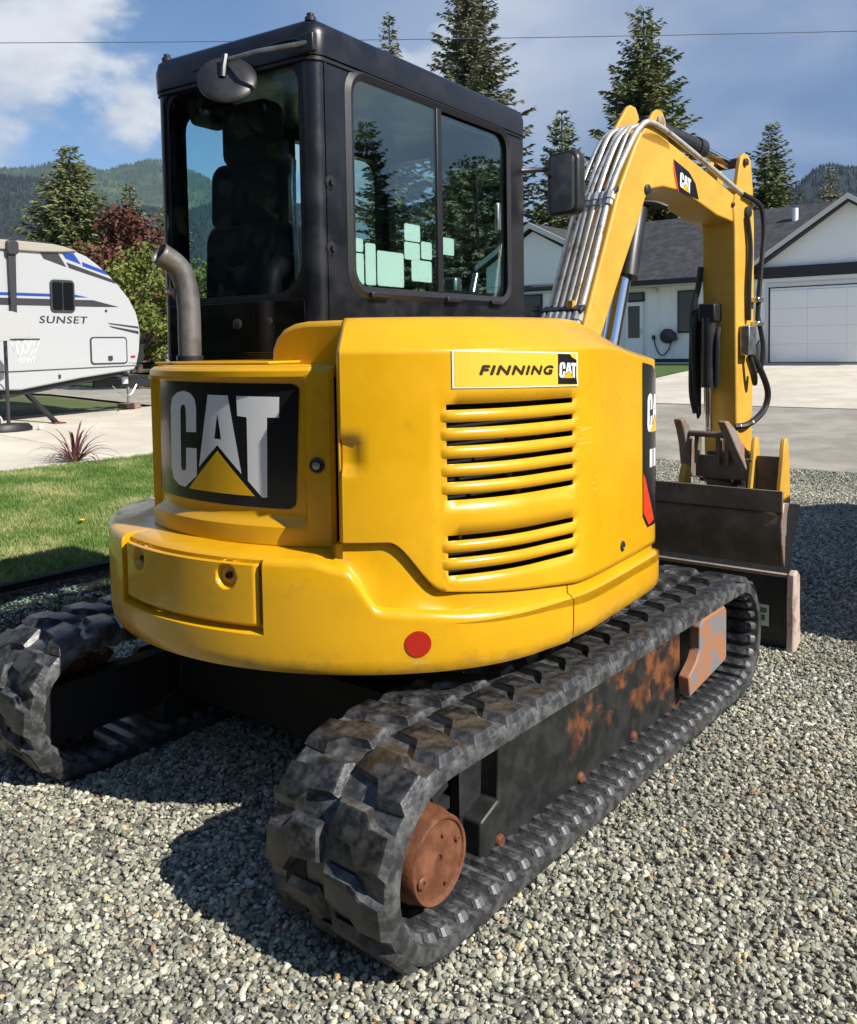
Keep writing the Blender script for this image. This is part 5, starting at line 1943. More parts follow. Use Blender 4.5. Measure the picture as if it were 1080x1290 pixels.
# dandelions in the lawn
M['petal'] = mat('dandelion_yellow', (0.75, 0.50, 0.01), 0.6)
M['leaf'] = mat('leaf_green', (0.05, 0.11, 0.02), 0.6)
g_ = G().lathe([(0.002, 0.05), (0.020, 0.052), (0.024, 0.058), (0.014, 0.066), (0.002, 0.067)], n=12)
spots = [(-4.62, 1.55), (-5.05, 2.05), (-4.98, 2.25)]
DLAB = ['largest yellow dandelion, low down in the lawn', 'left one of two small dandelions close together up the lawn', 'right one of two small dandelions close together up the lawn']
DL = None
for k, (x, y) in enumerate(spots):
    if DL is None:
        DL = thing('dandelion', DLAB[0], 'flower', (x, y, gz(x, y)), 0, 'dandelions in the lawn')
        a_ = obj('flower_head', G().merge(g_, fn=lambda p, q, r: (x + p, y + q, gz(x, y) + r)), M['petal'], parent=DL)
        a_ = obj('stem', G().tube([(x, y, gz(x, y)), (x, y, gz(x, y) + 0.055)], 0.002, 5), M['leaf'], parent=DL)
    else:
        c = copy_tree(DL)
        c.location = (x, y, gz(x, y))
        c['label'] = DLAB[k]
        c.rotation_euler = (0.2 * math.sin(k), 0.2 * math.cos(k), k)


# red-leaved spiky shrub on the lawn's far edge
def blade_leaf(g_, base, az, tilt, L_, w_):
    pts = []
    for k in range(7):
        t = k / 6
        el = tilt - 1.7 * t * t * (1.3 - 0.55 * tilt)
        pts.append((t, el))
    p = Vector(base)
    rows = []
    d = Vector((math.cos(az), math.sin(az), 0))
    sd = Vector((-d.y, d.x, 0))
    for k, (t, el) in enumerate(pts):
        if k:
            p = p + (d * math.cos(el) + Vector((0, 0, math.sin(el)))) * (L_ / 6)
        w = w_ * (1 - t) ** 0.6 * (0.5 + min(1, 3 * t) * 0.5)
        rows.append([tuple(p - sd * w), tuple(p + Vector((0, 0, -0.3 * w))), tuple(p + sd * w)])
    g_.grid(rows)


M['cordyline'] = mat('red_leaf', (0.115, 0.030, 0.036), 0.5, col2=(0.24, 0.11, 0.10), vscale=9)
sx, sy = -7.78, 3.30
SH = thing('flax_shrub', 'spiky dark red shrub at the edge of the lawn by the concrete pad', 'shrub', (sx, sy, gz(sx, sy)))
rnd = random.Random(8)
for k in range(42):
    g_ = G()
    az = rnd.uniform(0, 2 * PI)
    blade_leaf(g_, (sx + 0.04 * math.cos(az), sy + 0.04 * math.sin(az), gz(sx, sy)), az, rnd.uniform(0.5, 1.45), rnd.uniform(0.36, 0.66), rnd.uniform(0.015, 0.027))
    obj('long_leaf', g_, M['cordyline'], parent=SH)


# ------------------------------------------------------------------ travel trailer on the pad
RX = -12.0
KS = (12.0 + 2.287) / (11.4 + 2.287)


def rv(y, z, x=0.0):
    return (RX + x, -2.419 + (y + 2.419) * KS, 1.4918 + (z - 1.4918) * KS)


M['rv_white'] = mat('trailer_white', (0.425, 0.437, 0.44), 0.4)
M['rv_beige'] = mat('awning_vinyl', (0.37, 0.335, 0.275), 0.6)
M['rv_dark'] = mat('trailer_charcoal', (0.035, 0.034, 0.040), 0.45)
M['rv_blue'] = mat('trailer_blue', (0.015, 0.055, 0.32), 0.4)
M['rv_grey'] = mat('trailer_grey_print', (0.60, 0.61, 0.62), 0.5)
M['black_metal'] = mat('black_chassis', (0.012, 0.012, 0.013), 0.5)
M['wood'] = mat('weathered_wood', (0.24, 0.16, 0.10), 0.85, var=0.3, vscale=12)
M['ball_w'] = mat('ball_white', (0.72, 0.70, 0.66), 0.5)
TR = thing('travel_trailer', 'white travel trailer with blue and charcoal stripes parked on the concrete pad', 'travel trailer', (RX - 1.2, 1.0, 0.3))
outl = [(-5.2, 0.93), (4.182, 0.931), (4.504, 0.916), (5.523, 1.066), (6.524, 1.178), (6.575, 1.25), (6.640, 1.50), (6.669, 1.817), (6.645, 2.00), (6.597, 2.174), (6.47, 2.40), (6.25, 2.647), (6.06, 2.82), (5.879, 2.958), (5.70, 3.07), (5.517, 3.135), (5.30, 3.19), (5.107, 3.215), (4.6, 3.225), (-5.2, 3.22)]
g_ = G().prism(outl, -2.4, 0.0, lambda a, b, h: rv(a, b, h))
BODY = obj('trailer_body', g_, M['rv_white'], parent=TR, bevel=(0.03, 3), smooth=50)
beige = [(-5.0, 3.05), (4.873, 3.079), (5.30, 3.105), (5.517, 3.137), (5.30, 3.192), (5.107, 3.217), (4.6, 3.227), (-5.0, 3.222)]
obj('awning', G().prism(beige, -0.02, 0.05, lambda a, b, h: rv(a, b, h)), M['rv_beige'], parent=TR, bevel=(0.015, 2))
obj('awning_arm', G().prism([(4.363, 3.18), (4.372, 2.10), (4.468, 2.10), (4.49, 3.18)], 0.003, 0.07, lambda a, b, h: rv(a, b, h)), M['rv_dark'], parent=TR, bevel=(0.01, 2))
obj('awning_hinge', G().prism(rrect(4.33, 4.52, 3.00, 3.22, 0.06, 4), 0.02, 0.11, lambda a, b, h: rv(a, b, h)), M['rv_dark'], parent=TR, bevel=(0.02, 2))
obj('awning_arm', G().prism([(-4.0, 3.10), (-4.0, 2.10), (-3.9, 2.10), (-3.88, 3.10)], 0.003, 0.06, lambda a, b, h: rv(a, b, h)), M['rv_dark'], parent=TR, bevel=(0.01, 2))


def decal(name, polys, m_, off=0.004):
    obj(name, slice_polys(polys, 0).xf(lambda a, b, h: rv(a, b, off)), m_, parent=BODY, smooth=0)


decal('blue_stripe', [[(-5.1, 2.345), (5.471, 2.388), (5.70, 2.392), (5.473, 2.432), (-5.1, 2.40)]], M['rv_blue'])
decal('charcoal_stripe', [[(-5.1, 2.19), (5.787, 2.242), (6.267, 2.249), (5.791, 2.351), (-5.1, 2.30)]], M['rv_dark'])
decal('front_graphic', [[(4.90, 3.074), (5.203, 3.086), (5.341, 2.869), (4.96, 2.981)], [(5.344, 2.947), (6.187, 2.702), (6.225, 2.640), (5.385, 2.858)]], M['rv_dark'])
decal('front_blue_graphic', [[(5.276, 3.086), (5.475, 3.098), (5.599, 2.926), (5.332, 3.007)], [(5.616, 2.97), (6.03, 2.845), (6.09, 2.775), (5.629, 2.90)]], M['rv_blue'])
decal('nose_stripe', [[(6.045, 1.98), (6.63, 1.922), (6.63, 1.887), (6.093, 1.955)], [(6.059, 1.931), (6.63, 1.843), (6.63, 1.79), (6.123, 1.897)]], M['rv_dark'])
tx = text_geo('SUNSET', 1.0, 1.12)
g_ = G()
for dx, dy in ((0, 0), (0.010, 0.004), (0.005, 0.02)):
    g_.merge(tx, fn=lambda a, b, h, dx=dx, dy=dy: rv(4.845 + 0.81 * (a + dx) + 0.02 * b, 1.962 + 0.115 * (b + dy), 0.005 + dx * 0.05))
obj('trailer_name', g_, M['rv_dark'], parent=BODY, smooth=0)
tx = text_geo('TRAIL', 1.0, 2.6)
obj('trailer_subname', tx.xf(lambda a, b, h: rv(4.965 + 0.58 * a, 1.893 + 0.048 * b, 0.005)), M['rv_grey'], parent=BODY, smooth=0)
wo = rrect(5.041, 5.46, 2.136, 2.661, 0.07, 4)
WN = obj('window', G().prism(wo, 0.002, 0.022, lambda a, b, h: rv(a, b, h)), M['rv_dark'], parent=TR, bevel=(0.006, 2))
for a0, a1 in ((5.075, 5.243), (5.258, 5.428)):
    obj('pane', G().prism(rrect(a0, a1, 2.175, 2.622, 0.03, 3), 0.0225, 0.026, lambda a, b, h: rv(a, b, h)), M['window'], parent=WN, smooth=0)
hatch = obj('storage_hatch', G().prism(rrect(5.704, 6.393, 1.285, 1.744, 0.06, 4), 0.002, 0.012, lambda a, b, h: rv(a, b, h)), M['rv_dark'], parent=TR)
obj('hatch_door', G().prism(rrect(5.728, 6.369, 1.309, 1.720, 0.045, 4), 0.0125, 0.018, lambda a, b, h: rv(a, b, h)), M['rv_white'], parent=hatch)
obj('hatch_latch', G().prism(rrect(6.02, 6.10, 1.345, 1.425, 0.02, 3), 0.0185, 0.034, lambda a, b, h: rv(a, b, h)), M['rv_dark'], parent=hatch)
obj('marker_lamp', G().prism(rrect(6.46, 6.545, 1.392, 1.422, 0.012, 3), 0.002, 0.02, lambda a, b, h: rv(a, b, h)), M['red'], parent=TR)
obj('trim_strip', G().prism([(-5.1, 1.195), (4.19, 1.200), (6.56, 1.246), (6.56, 1.258), (4.19, 1.214), (-5.1, 1.209)], 0.002, 0.012, lambda a, b, h: rv(a, b, h)), M['rv_dark'], parent=TR)
obj('side_outlet', G().prism(rrect(5.13, 5.17, 1.075, 1.14, 0.012, 3), 0.002, 0.015, lambda a, b, h: rv(a, b, h)), M['rv_dark'], parent=TR)
obj('round_vent', G().prism([(6.02 + 0.022 * math.cos(k), 2.18 + 0.022 * math.sin(k)) for k in np.arange(0, 6.28, 0.5)], 0.002, 0.012, lambda a, b, h: rv(a, b, h)), M['rv_dark'], parent=TR)
obj('air_conditioner', G().prism([(3.4, 3.225), (3.5, 3.42), (4.15, 3.46), (4.42, 3.36), (4.55, 3.225)][::-1], -1.6, -0.7, lambda a, b, h: rv(a, b, h)), M['rv_dark'], parent=TR, bevel=(0.04, 3))
obj('roof_vent_lid', G().prism([(2.9, 3.225), (2.9, 3.36), (3.3, 3.36), (3.3, 3.225)][::-1], -1.5, -0.9, lambda a, b, h: rv(a, b, h)), M['rv_grey'], parent=TR, bevel=(0.04, 3))
obj('roof_rail', G().tube([rv(5.5, 3.15, -0.02), rv(5.1, 3.225, -0.02), rv(4.5, 3.245, -0.02), rv(2.0, 3.245, -0.02)], 0.022, 8), M['black_metal'], parent=TR)
obj('underbody', G().prism([(-5.0, 0.95), (-5.0, 0.78), (4.2, 0.78), (5.2, 0.92), (6.3, 1.09), (6.55, 1.25), (6.45, 1.30), (4.4, 0.95)][::-1], -2.2, -0.10, lambda a, b, h: rv(a, b, h)), M['black_metal'], parent=TR)
obj('nose_cap', G().prism([(6.55, 1.22), (6.66, 1.40), (6.72, 1.62), (6.76, 1.62), (6.78, 1.40), (6.70, 1.22)][::-1], -0.9, -0.08, lambda a, b, h: rv(a, b, h)), M['black_metal'], parent=TR)
# draw bar, coupler, jacks, wheels
hz = gz(-13.2, 6.8)
for sx_ in (-0.35, -2.05):
    obj('draw_bar', G().tube([(RX + sx_, 5.4, 0.98), (-13.2 + 0.08 * (1 if sx_ > -1 else -1), 7.62, 0.98)], 0.055, 6), M['black_metal'], parent=TR)
obj('coupler', G().box(-13.30, -13.10, 7.50, 7.95, 0.95, 1.06), M['black_metal'], parent=TR, bevel=(0.02, 2))
obj('tongue_jack', G().tube([(-13.2, 7.55, 1.30), (-13.2, 7.55, 0.95), (-13.2, 7.55, 0.95), (-13.2, 7.55, gz(-13.2, 7.55) + 0.11)], [0.05, 0.05, 0.028, 0.028], 10), M['steel'], parent=TR)
obj('hitch_latch', G().box(-12.45, -12.36, 6.90, 7.02, 0.90, 1.03), M['rv_grey'], parent=TR, bevel=(0.01, 2))
obj('hitch_plate', G().box(-12.45, -12.40, 6.35, 7.60, 0.84, 0.98), M['black_metal'], parent=TR, bevel=(0.01, 2))
obj('safety_chain', G().tube(bez([(-12.38, 6.70, 0.88), (-12.36, 6.85, 0.72), (-12.36, 7.05, 0.70), (-12.38, 7.20, 0.88)], 14), 0.012, 6), M['steel'], parent=TR)
for y0, dy in ((4.95, 0.30), (-3.6, -0.2)):
    zg = gz(RX + 0.28, y0 + dy)
    j = obj('stabiliser_jack', G().obox(((2 * RX - 0.25 + 0.28) / 2, y0 + dy / 2, (zg + 0.92) / 2), (0.06, 0, 0), (0, 0.035, 0), ((0.28 + 0.25) / 2, dy / 2, (zg - 0.92) / 2 + 0.01)), M['black_metal'], parent=TR)
    obj('jack_foot', G().box(RX + 0.18, RX + 0.40, y0 + dy - 0.10, y0 + dy + 0.10, zg, zg + 0.025), M['rust'], parent=j)
for y0 in (-0.6, 0.35):
    zg = gz(RX - 0.1, y0)
    w_ = G().lathe([(0.10, -0.20), (0.30, -0.20), (0.36, -0.17), (0.365, -0.10), (0.36, -0.03), (0.30, 0.0), (0.20, -0.01), (0.10, -0.04)], axis='x', n=28)
    obj('wheel', w_.xf(lambda a, b, c: (RX - 0.10 + a, y0 + b, zg + 0.365 + c)), M['rubber_seal'], parent=TR)
blk = G().box(-13.36, -13.04, 7.40, 7.72, gz(-13.2, 7.55), gz(-13.2, 7.55) + 0.11)
tag(obj('wood_block', blk, M['wood'], bevel=(0.01, 1)), 'weathered wooden block under the tongue jack of the white trailer', 'block')

# basketball hoop in front of the trailer
hx, hy = -11.25, 4.22
hg_ = gz(hx, hy)
HP = thing('basketball_hoop', 'small portable basketball hoop with white net in front of the white trailer', 'basketball hoop', (hx, hy, hg_))
q = G().lathe([(0.36, 0.0), (0.36, 0.05), (0.30, 0.11), (0.06, 0.13)], n=20)
obj('base', q.xf(lambda a, b, c: (hx + a * 0.6, hy + b, hg_ + c)), M['black_metal'], parent=HP)
obj('pole', G().tube([(hx, hy, hg_ + 0.1), (hx, hy, 1.86)], 0.028, 10), M['rv_dark'], parent=HP)
bb_ = [(-0.42, 1.72), (-0.30, 1.68), (0.26, 1.68), (0.36, 1.74), (0.37, 1.95), (0.28, 2.08), (0.10, 2.13), (-0.15, 2.13), (-0.33, 2.08), (-0.42, 1.94)]
M['backboard'] = mat('backboard_grey', (0.44, 0.44, 0.42), 0.4)
obj('backboard', G().prism(bb_, hx + 0.035, hx + 0.06, lambda a, b, h: (h, hy + a, b)), M['backboard'], parent=HP, bevel=(0.008, 2))
rc = (hx + 0.27, hy + 0.17, 1.70)
RIM = obj('rim', G().tube([(rc[0] + 0.20 * math.cos(2 * PI * k / 24), rc[1] + 0.20 * math.sin(2 * PI * k / 24), rc[2]) for k in range(24)], 0.012, 6, closed=True), M['rv_dark'], parent=HP)
ng = G()
for k in range(12):
    for sg_ in (1, -1):
        pts = []
        for i in range(6):
            t = i / 5
            a = 2 * PI * (k + sg_ * t * 1.5) / 12
            r_ = lerp(0.20, 0.11, sm(0, 1, t))
            pts.append((rc[0] + r_ * math.cos(a), rc[1] + r_ * math.sin(a), rc[2] - 0.36 * t))
        ng.tube(pts, 0.0035, 4, caps=False)
nt_ = obj('net', ng, M['white_plain'], parent=RIM, kind='stuff')
bx, by = -11.62, 4.18
q = G().lathe([(0.12 * math.sin(PI * k / 12) + 0.0005, -0.12 * math.cos(PI * k / 12)) for k in range(13)], n=20)
tag(obj('ball', q.xf(lambda a, b, c: (bx + a, by + b, gz(bx, by) + 0.12 + c)), M['ball_w']), 'white ball lying on the pad behind the hoop base', 'ball')
q = G().lathe([(0.045 * math.sin(PI * k / 8) + 0.0005, -0.045 * math.cos(PI * k / 8)) for k in range(9)], n=14)
tag(obj('ball', q.xf(lambda a, b, c: (-11.05 + a, 4.62 + b, gz(-11.05, 4.62) + 0.045 + c)), M['ball_w']), 'small pale ball on the concrete beside the hoop base', 'ball')


# ------------------------------------------------------------------ the house across the road
HZ = 0.915
M['siding'] = mat('white_siding', (0.84, 0.85, 0.85), 0.7)
M['trim'] = mat('grey_trim', (0.62, 0.60, 0.57), 0.6)
M['shingle'] = mat('grey_shingle', (0.050, 0.050, 0.053), 0.9, var=0.32, vscale=4, bump=0.5, bscale=14, detail=9)
M['fascia'] = mat('black_fascia', (0.010, 0.011, 0.014), 0.5)
M['garage'] = mat('garage_door_white', (0.84, 0.84, 0.83), 0.5)
M['planter'] = mat('planter_grey', (0.10, 0.10, 0.11), 0.6)
HOUSE = thing('house', 'white single storey house with dark grey roof and gabled garage across the road', 'house', (-6.0, 23.0, HZ))
# main wall
mw = G().box(-13.95, -6.2, 23.0, 30.0, HZ - 0.1, 3.30)
obj('wall', mw, M['siding'], parent=HOUSE)
obj('wall', G().box(-6.18, 0.6, 22.2, 30.0, HZ - 0.1, 3.30), M['siding'], parent=HOUSE)
# battens on the siding
for k in range(18):
    x = -13.7 + 0.41 * k
    if -13.85 < x < -13.2 or -10.35 < x < -9.6 or -8.65 < x < -7.93:
        continue
    obj('batten', G().box(x - 0.02, x + 0.02, 22.982, 22.998, HZ, 3.26), M['siding'], parent=HOUSE)
# main roof: ridge along x, eaves front and back, with thickness
rf = G()
for (x0, x1) in ((-14.4, 0.9),):
    prof = [(22.45, 3.22), (22.45, 3.36), (26.6, 5.66), (30.8, 3.36), (30.8, 3.22), (26.6, 5.52)]
    rf.prism(prof[::-1], x0, x1, lambda a, b, h: (h, a, b))
ROOFH = obj('roof', rf, M['shingle'], parent=HOUSE)
obj('gutter', G().box(-12.3, -6.3, 22.38, 22.45, 3.20, 3.33), M['fascia'], parent=HOUSE)
obj('soffit', G().box(-13.9, -6.2, 22.46, 22.99, 3.17, 3.215), M['trim'], parent=HOUSE)
# left gable wing front
GX0, GX1, GPX = -14.35, -12.10, -13.36
gw = G().prism([(GX0 + 0.30, 3.3), (GX1 - 0.2, 3.3), (GX1 - 0.2, 4.38), (GPX, 5.16), (GX0 + 0.30, 4.55)][::-1], 22.92, 22.999, lambda a, b, h: (a, h, b))
gw = G().prism([(-15.2, HZ), (-12.15, HZ), (-12.15, 4.50), (GPX, 5.16), (-15.2, 4.10)], 22.60, 23.4, lambda a, b, h: (a, h, b))
obj('gable_wall', gw, M['siding'], parent=HOUSE)
obj('gable_band', G().box(-15.15, -12.16, 22.575, 22.598, 3.42, 3.47), M['trim'], parent=HOUSE)
rg = G().prism([(-15.5, 4.02), (-15.5, 4.18), (GPX, 5.42), (-11.9, 4.68), (-11.9, 4.52), (GPX, 5.26)], 22.42, 26.8, lambda a, b, h: (a, h, b))
obj('wing_roof', rg, M['shingle'], parent=HOUSE)
for pts in ([(-15.5, 4.02), (-15.5, 4.19), (GPX, 5.43), (GPX, 5.25)], [(GPX, 5.25), (GPX, 5.43), (-11.88, 4.69), (-11.88, 4.52)]):
    obj('rake_board', G().prism(pts, 22.36, 22.418, lambda a, b, h: (a, h, b)), M['trim'], parent=HOUSE)
# garage gable
gp = (-3.70, 5.02)
gs = (5.02 - 3.47) / (6.02 - 3.70)
gg = G().prism([(-6.02, 3.44), (-1.38, 3.44), gp], 22.25, 22.32, lambda a, b, h: (a, h, b))
obj('garage_gable', gg, M['siding'], parent=HOUSE)
obj('garage_beam', G().prism([(-6.06, 3.168), (-6.06, 3.468), (-1.34, 3.468), (-1.34, 3.168)], 22.13, 22.199, lambda a, b, h: (a, h, b)), M['fascia'], parent=HOUSE)
e_ = 0.42
gr = G().prism([(-6.02 - e_, 3.47 - gs * e_), (-6.02 - e_, 3.62 - gs * e_), (gp[0], 5.17), (-1.38 + e_, 3.62 - gs * e_), (-1.38 + e_, 3.47 - gs * e_), (gp[0], 5.02)], 22.02, 26.2, lambda a, b, h: (a, h, b))
obj('garage_roof', gr, M['shingle'], parent=HOUSE)
for s_ in (-1, 1):
    xe = gp[0] + s_ * (2.32 + e_)
    ze = 3.47 - gs * e_
    p1 = [(xe, ze + 0.06), (xe, ze + 0.19), (gp[0], 5.19), (gp[0], 5.05)]
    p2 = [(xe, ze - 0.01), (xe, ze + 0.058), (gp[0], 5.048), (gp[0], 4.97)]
    if s_ > 0:
        p1, p2 = p1[::-1], p2[::-1]
    obj('rake_board', G().prism(p1, 21.95, 22.018, lambda a, b, h: (a, h, b)), M['trim'], parent=HOUSE)
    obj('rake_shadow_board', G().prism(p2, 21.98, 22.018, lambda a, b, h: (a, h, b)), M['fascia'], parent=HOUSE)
gd = obj('garage_door', G().box(-5.65, -1.80, 22.165, 22.197, HZ + 0.02, 2.90), M['garage'], parent=HOUSE)
obj('door_seal', G().box(-5.70, -1.75, 22.180, 22.198, HZ, 2.93), M['fascia'], parent=HOUSE)
for k in range(4):
    z0_ = HZ + 0.03 + k * 0.472
    for i in range(4):
        x0_ = -5.645 + i * 0.960
        obj('panel', G().box(x0_, x0_ + 0.958, 22.13, 22.164, z0_, z0_ + 0.469), M['garage'], parent=gd, bevel=(0.003, 1))
obj('door_trim', G().box(-5.76, -1.70, 22.15, 22.199, 2.935, 3.03), M['trim'], parent=HOUSE)
obj('door_trim', G().box(-5.765, -5.702, 22.15, 22.199, HZ, 2.933), M['trim'], parent=HOUSE)
lg = obj('wall_lamp', G().box(-6.0, -5.91, 22.08, 22.198, 2.72, 2.87), M['fascia'], parent=HOUSE, bevel=(0.01, 1))
obj('lamp_glass', G().box(-5.985, -5.925, 22.07, 22.079, 2.70, 2.78), M['white_plain'], parent=lg)
obj('downspout', G().tube([(-6.22, 22.10, 3.25), (-6.20, 22.13, 3.12), (-6.19, 22.14, 3.02), (-6.19, 22.14, 2.30), (-6.21, 22.10, 2.1)], 0.05, 8), M['fascia'], parent=HOUSE)
obj('downspout_head', G().box(-6.32, -6.08, 22.0, 22.12, 3.10, 3.36), M['fascia'], parent=HOUSE, bevel=(0.02, 1))


def house_window(x0, x1, z0, z1, y=22.998, frame=0.05, bars=0):
    f = obj('window', G().box(x0, x1, y - 0.06, y, z0, z1), M['fascia'], parent=HOUSE, bevel=(0.008, 1))
    obj('pane', G().box(x0 + frame, x1 - frame, y - 0.066, y - 0.0605, z0 + frame, z1 - frame), M['window'], parent=f)
    return f


house_window(-8.596, -7.99, 1.784, 3.028)
house_window(-13.78, -13.0, 2.20, 3.13, y=22.598)
house_window(-10.214, -9.652, 2.762, 3.045)
dr = obj('front_door', G().box(-10.275, -9.685, 22.93, 22.998, HZ + 0.05, 2.745), M['garage'], parent=HOUSE, bevel=(0.01, 1))
obj('door_glass', G().box(-10.17, -9.79, 22.922, 22.9295, 1.66, 2.63), M['window'], parent=dr)
obj('door_handle', G().tube([(-9.72, 22.90, 1.75), (-9.72, 22.90, 1.95)], 0.015, 6), M['steel'], parent=dr)
obj('porch_lamp', G().box(-9.35, -9.22, 22.85, 22.99, 3.02, 3.12), M['trim'], parent=HOUSE)
obj('foundation', G().box(-12.1, -6.21, 22.965, 22.999, HZ - 0.05, HZ + 0.11), M['fascia'], parent=HOUSE)
obj('vent_pipe', G().tube([(-6.05, 25.6, 4.9), (-6.05, 25.6, 5.45)], 0.09, 10), M['white_plain'], parent=HOUSE)
# hose reel on the wall
HR = thing('hose_reel', 'black hose reel with a hanging loop of hose on the white house wall', 'hose reel', (-8.85, 22.9, 1.5))
q = G().lathe([(0.05, -0.16), (0.20, -0.15), (0.22, -0.12), (0.14, -0.10), (0.14, -0.03), (0.22, -0.01), (0.20, 0.0)], axis='y', n=20)
obj('reel_drum', q.xf(lambda a, b, c: (-8.87 + a, 22.93 + b, 1.70 + c)), M['hose'], parent=HR)
obj('reel_cover', G().prism([(-8.98, 1.86), (-8.80, 1.92), (-8.60, 1.78), (-8.56, 1.58), (-8.68, 1.56), (-8.90, 1.72)][::-1], 22.74, 22.90, lambda a, b, h: (a, h, b)), M['rv_dark'], parent=HR, bevel=(0.02, 2))
obj('hose', G().tube(bez([(-8.75, 22.88, 1.60), (-8.85, 22.92, 1.32), (-9.05, 22.94, 1.13), (-9.22, 22.94, 1.25), (-9.34, 22.94, 1.62)], 20), 0.018, 6), M['hose'], parent=HR)
obj('tap', G().box(-9.39, -9.31, 22.90, 22.995, 1.60, 1.73), M['rv_dark'], parent=HR, bevel=(0.01, 1))
# planter by the garage
PT = thing('planter', 'dark square planter with a leafy plant beside the white garage door', 'planter', (-5.95, 22.0, HZ))
q = G()
q.grid([[(-5.95 + sx_ * r_, 21.90 + sy_ * r_, HZ + z) for sx_, sy_ in ((-1, -1), (1, -1), (1, 1), (-1, 1))] for z, r_ in ((0.0, 0.10), (0.0, 0.13), (0.44, 0.165), (0.44, 0.145), (0.40, 0.14))], close=True)
obj('pot', q, M['planter'], parent=PT, smooth=0)
rnd = random.Random(2)
for k in range(14):
    g_ = G()
    az = rnd.uniform(0, 6.28)
    blade_leaf(g_, (-5.95, 21.90, HZ + 0.38), az, rnd.uniform(0.4, 1.4), rnd.uniform(0.25, 0.45), 0.03)
    obj('leaf', g_, M['leaf'], parent=PT)
# lawn in front of the house
hl = G()
pts = [(-7.22, 22.2), (-7.16, 18.2), (-7.16, 13.6), (-30, 13.6), (-30, 22.2)]
NXG = 24
rows = []
for i in range(NXG + 1):
    x = lerp(-30, -7.17, i / NXG)
    rows.append([(x, lerp(13.55, 22.3, j / 12), gz(x, lerp(13.55, 22.3, j / 12)) + 0.012) for j in range(13)])
M['grass_far'] = mat('house_lawn', (0.055, 0.11, 0.018), 0.9, col2=(0.10, 0.15, 0.03), vscale=5, bump=0.5, bscale=30)
obj('house_lawn', G().grid(rows), M['grass_far'], kind='structure')

# ------------------------------------------------------------------ trees
def leaf_mat(name, a, b, sc=1.2, trans=0.0):
    m_ = mat(name, a, 0.75, col2=b, vscale=sc, lo=0.35, hi=0.65, spec=0.2)
    return m_


M['needle'] = leaf_mat('spruce_needles', (0.075, 0.100, 0.040), (0.22, 0.23, 0.095), 1.6)
M['needle2'] = leaf_mat('fir_needles', (0.10, 0.12, 0.066), (0.28, 0.275, 0.165), 1.6)
M['needle3'] = leaf_mat('pale_fir_needles', (0.085, 0.100, 0.060), (0.25, 0.25, 0.165), 1.6)
M['bark'] = mat('tree_bark', (0.085, 0.062, 0.045), 0.95, var=0.3, vscale=6)
M['red_leaf'] = leaf_mat('bronze_leaves', (0.085, 0.030, 0.022), (0.165, 0.075, 0.050), 1.5)
M['lime_leaf'] = leaf_mat('spring_leaves', (0.085, 0.120, 0.020), (0.20, 0.215, 0.055), 1.6)


def conifer_crown(H, Rb, seed, whorls=34, z_start=0.06, droop=0.28, open_=1.0):
    rnd = random.Random(seed)
    whorls = int(whorls * 1.5)
    g_ = G()
    for w in range(whorls):
        t = (w + rnd.uniform(-0.3, 0.3)) / whorls
        t = min(0.995, max(0.0, t))
        z = H * (z_start + (1 - z_start) * t)
        L_ = Rb * (1 - t) ** 0.85 + 0.06 * Rb
        nb = max(6, int(16 * (1 - t) ** 0.5) + 3)
        a0 = rnd.uniform(0, 6.28)
        for k in range(nb):
            az = a0 + 2 * PI * k / nb + rnd.uniform(-0.28, 0.28)
            L2 = L_ * rnd.uniform(0.50, 1.18)
            if rnd.random() < 0.06:
                L2 *= 1.25
            up = 0.35 * t - droop * (1 - t) + rnd.uniform(-0.12, 0.12)
            d = Vector((math.cos(az), math.sin(az), 0))
            sd = Vector((-d.y, d.x, 0))
            ns = max(4, int(L2 / (0.085 * open_)))
            for i in range(1, ns + 1):
                u = i / ns
                p = d * (L2 * u) + Vector((0, 0, z + L2 * (up * u + 0.16 * u * u)))
                size = 0.38 * (0.60 + 0.6 * (1 - u)) * min(1.0, 0.5 + L2 * 0.4) * open_
                for s_ in (-1, 0, 1):
                    if s_ == 0 and u < 0.8:
                        continue
                    q = d * (0.75 + 0.25 * abs(1 - abs(s_))) + sd * (0.75 * s_)
                    q.normalize()
                    q = q + Vector((0, 0, rnd.uniform(-0.55, 0.12)))
                    n_ = Vector((rnd.uniform(-1, 1), rnd.uniform(-1, 1), rnd.uniform(0.2, 1))).normalized()
                    wv = q.cross(n_)
                    if wv.length < 1e-3:
                        continue
                    wv.normalize()
                    ln, wd = size * rnd.uniform(0.75, 1.25), size * rnd.uniform(0.13, 0.23)
                    o_ = len(g_.v)
                    g_.v += [tuple(p - wv * wd * 0.4), tuple(p + q * ln * 0.5 + wv * wd), tuple(p + q * ln), tuple(p + q * ln * 0.5 - wv * wd)]
                    g_.f.append((o_, o_ + 1, o_ + 2, o_ + 3))
                    g_.m.append(0)
    return g_


def build_conifer(label, x, y, ztop, z0, Rb, seed, m_, cat='tree', group=None, **kw):
    H = ztop - z0
    t = thing('conifer_tree', label, cat, (x, y, z0), 0, group)
    tk = G().tube([(0, 0, -0.3), (0.02, 0, H * 0.4), (0, 0.02, H * 0.75), (0, 0, H * 0.985)], [0.022 * H, 0.014 * H, 0.006 * H, 0.001 * H], 9)
    a_ = obj('trunk', tk, M['bark'])
    a_.parent = t
    c_ = obj('crown', conifer_crown(H, Rb, seed, **kw), m_, smooth=0)
    c_.parent = t
    return t


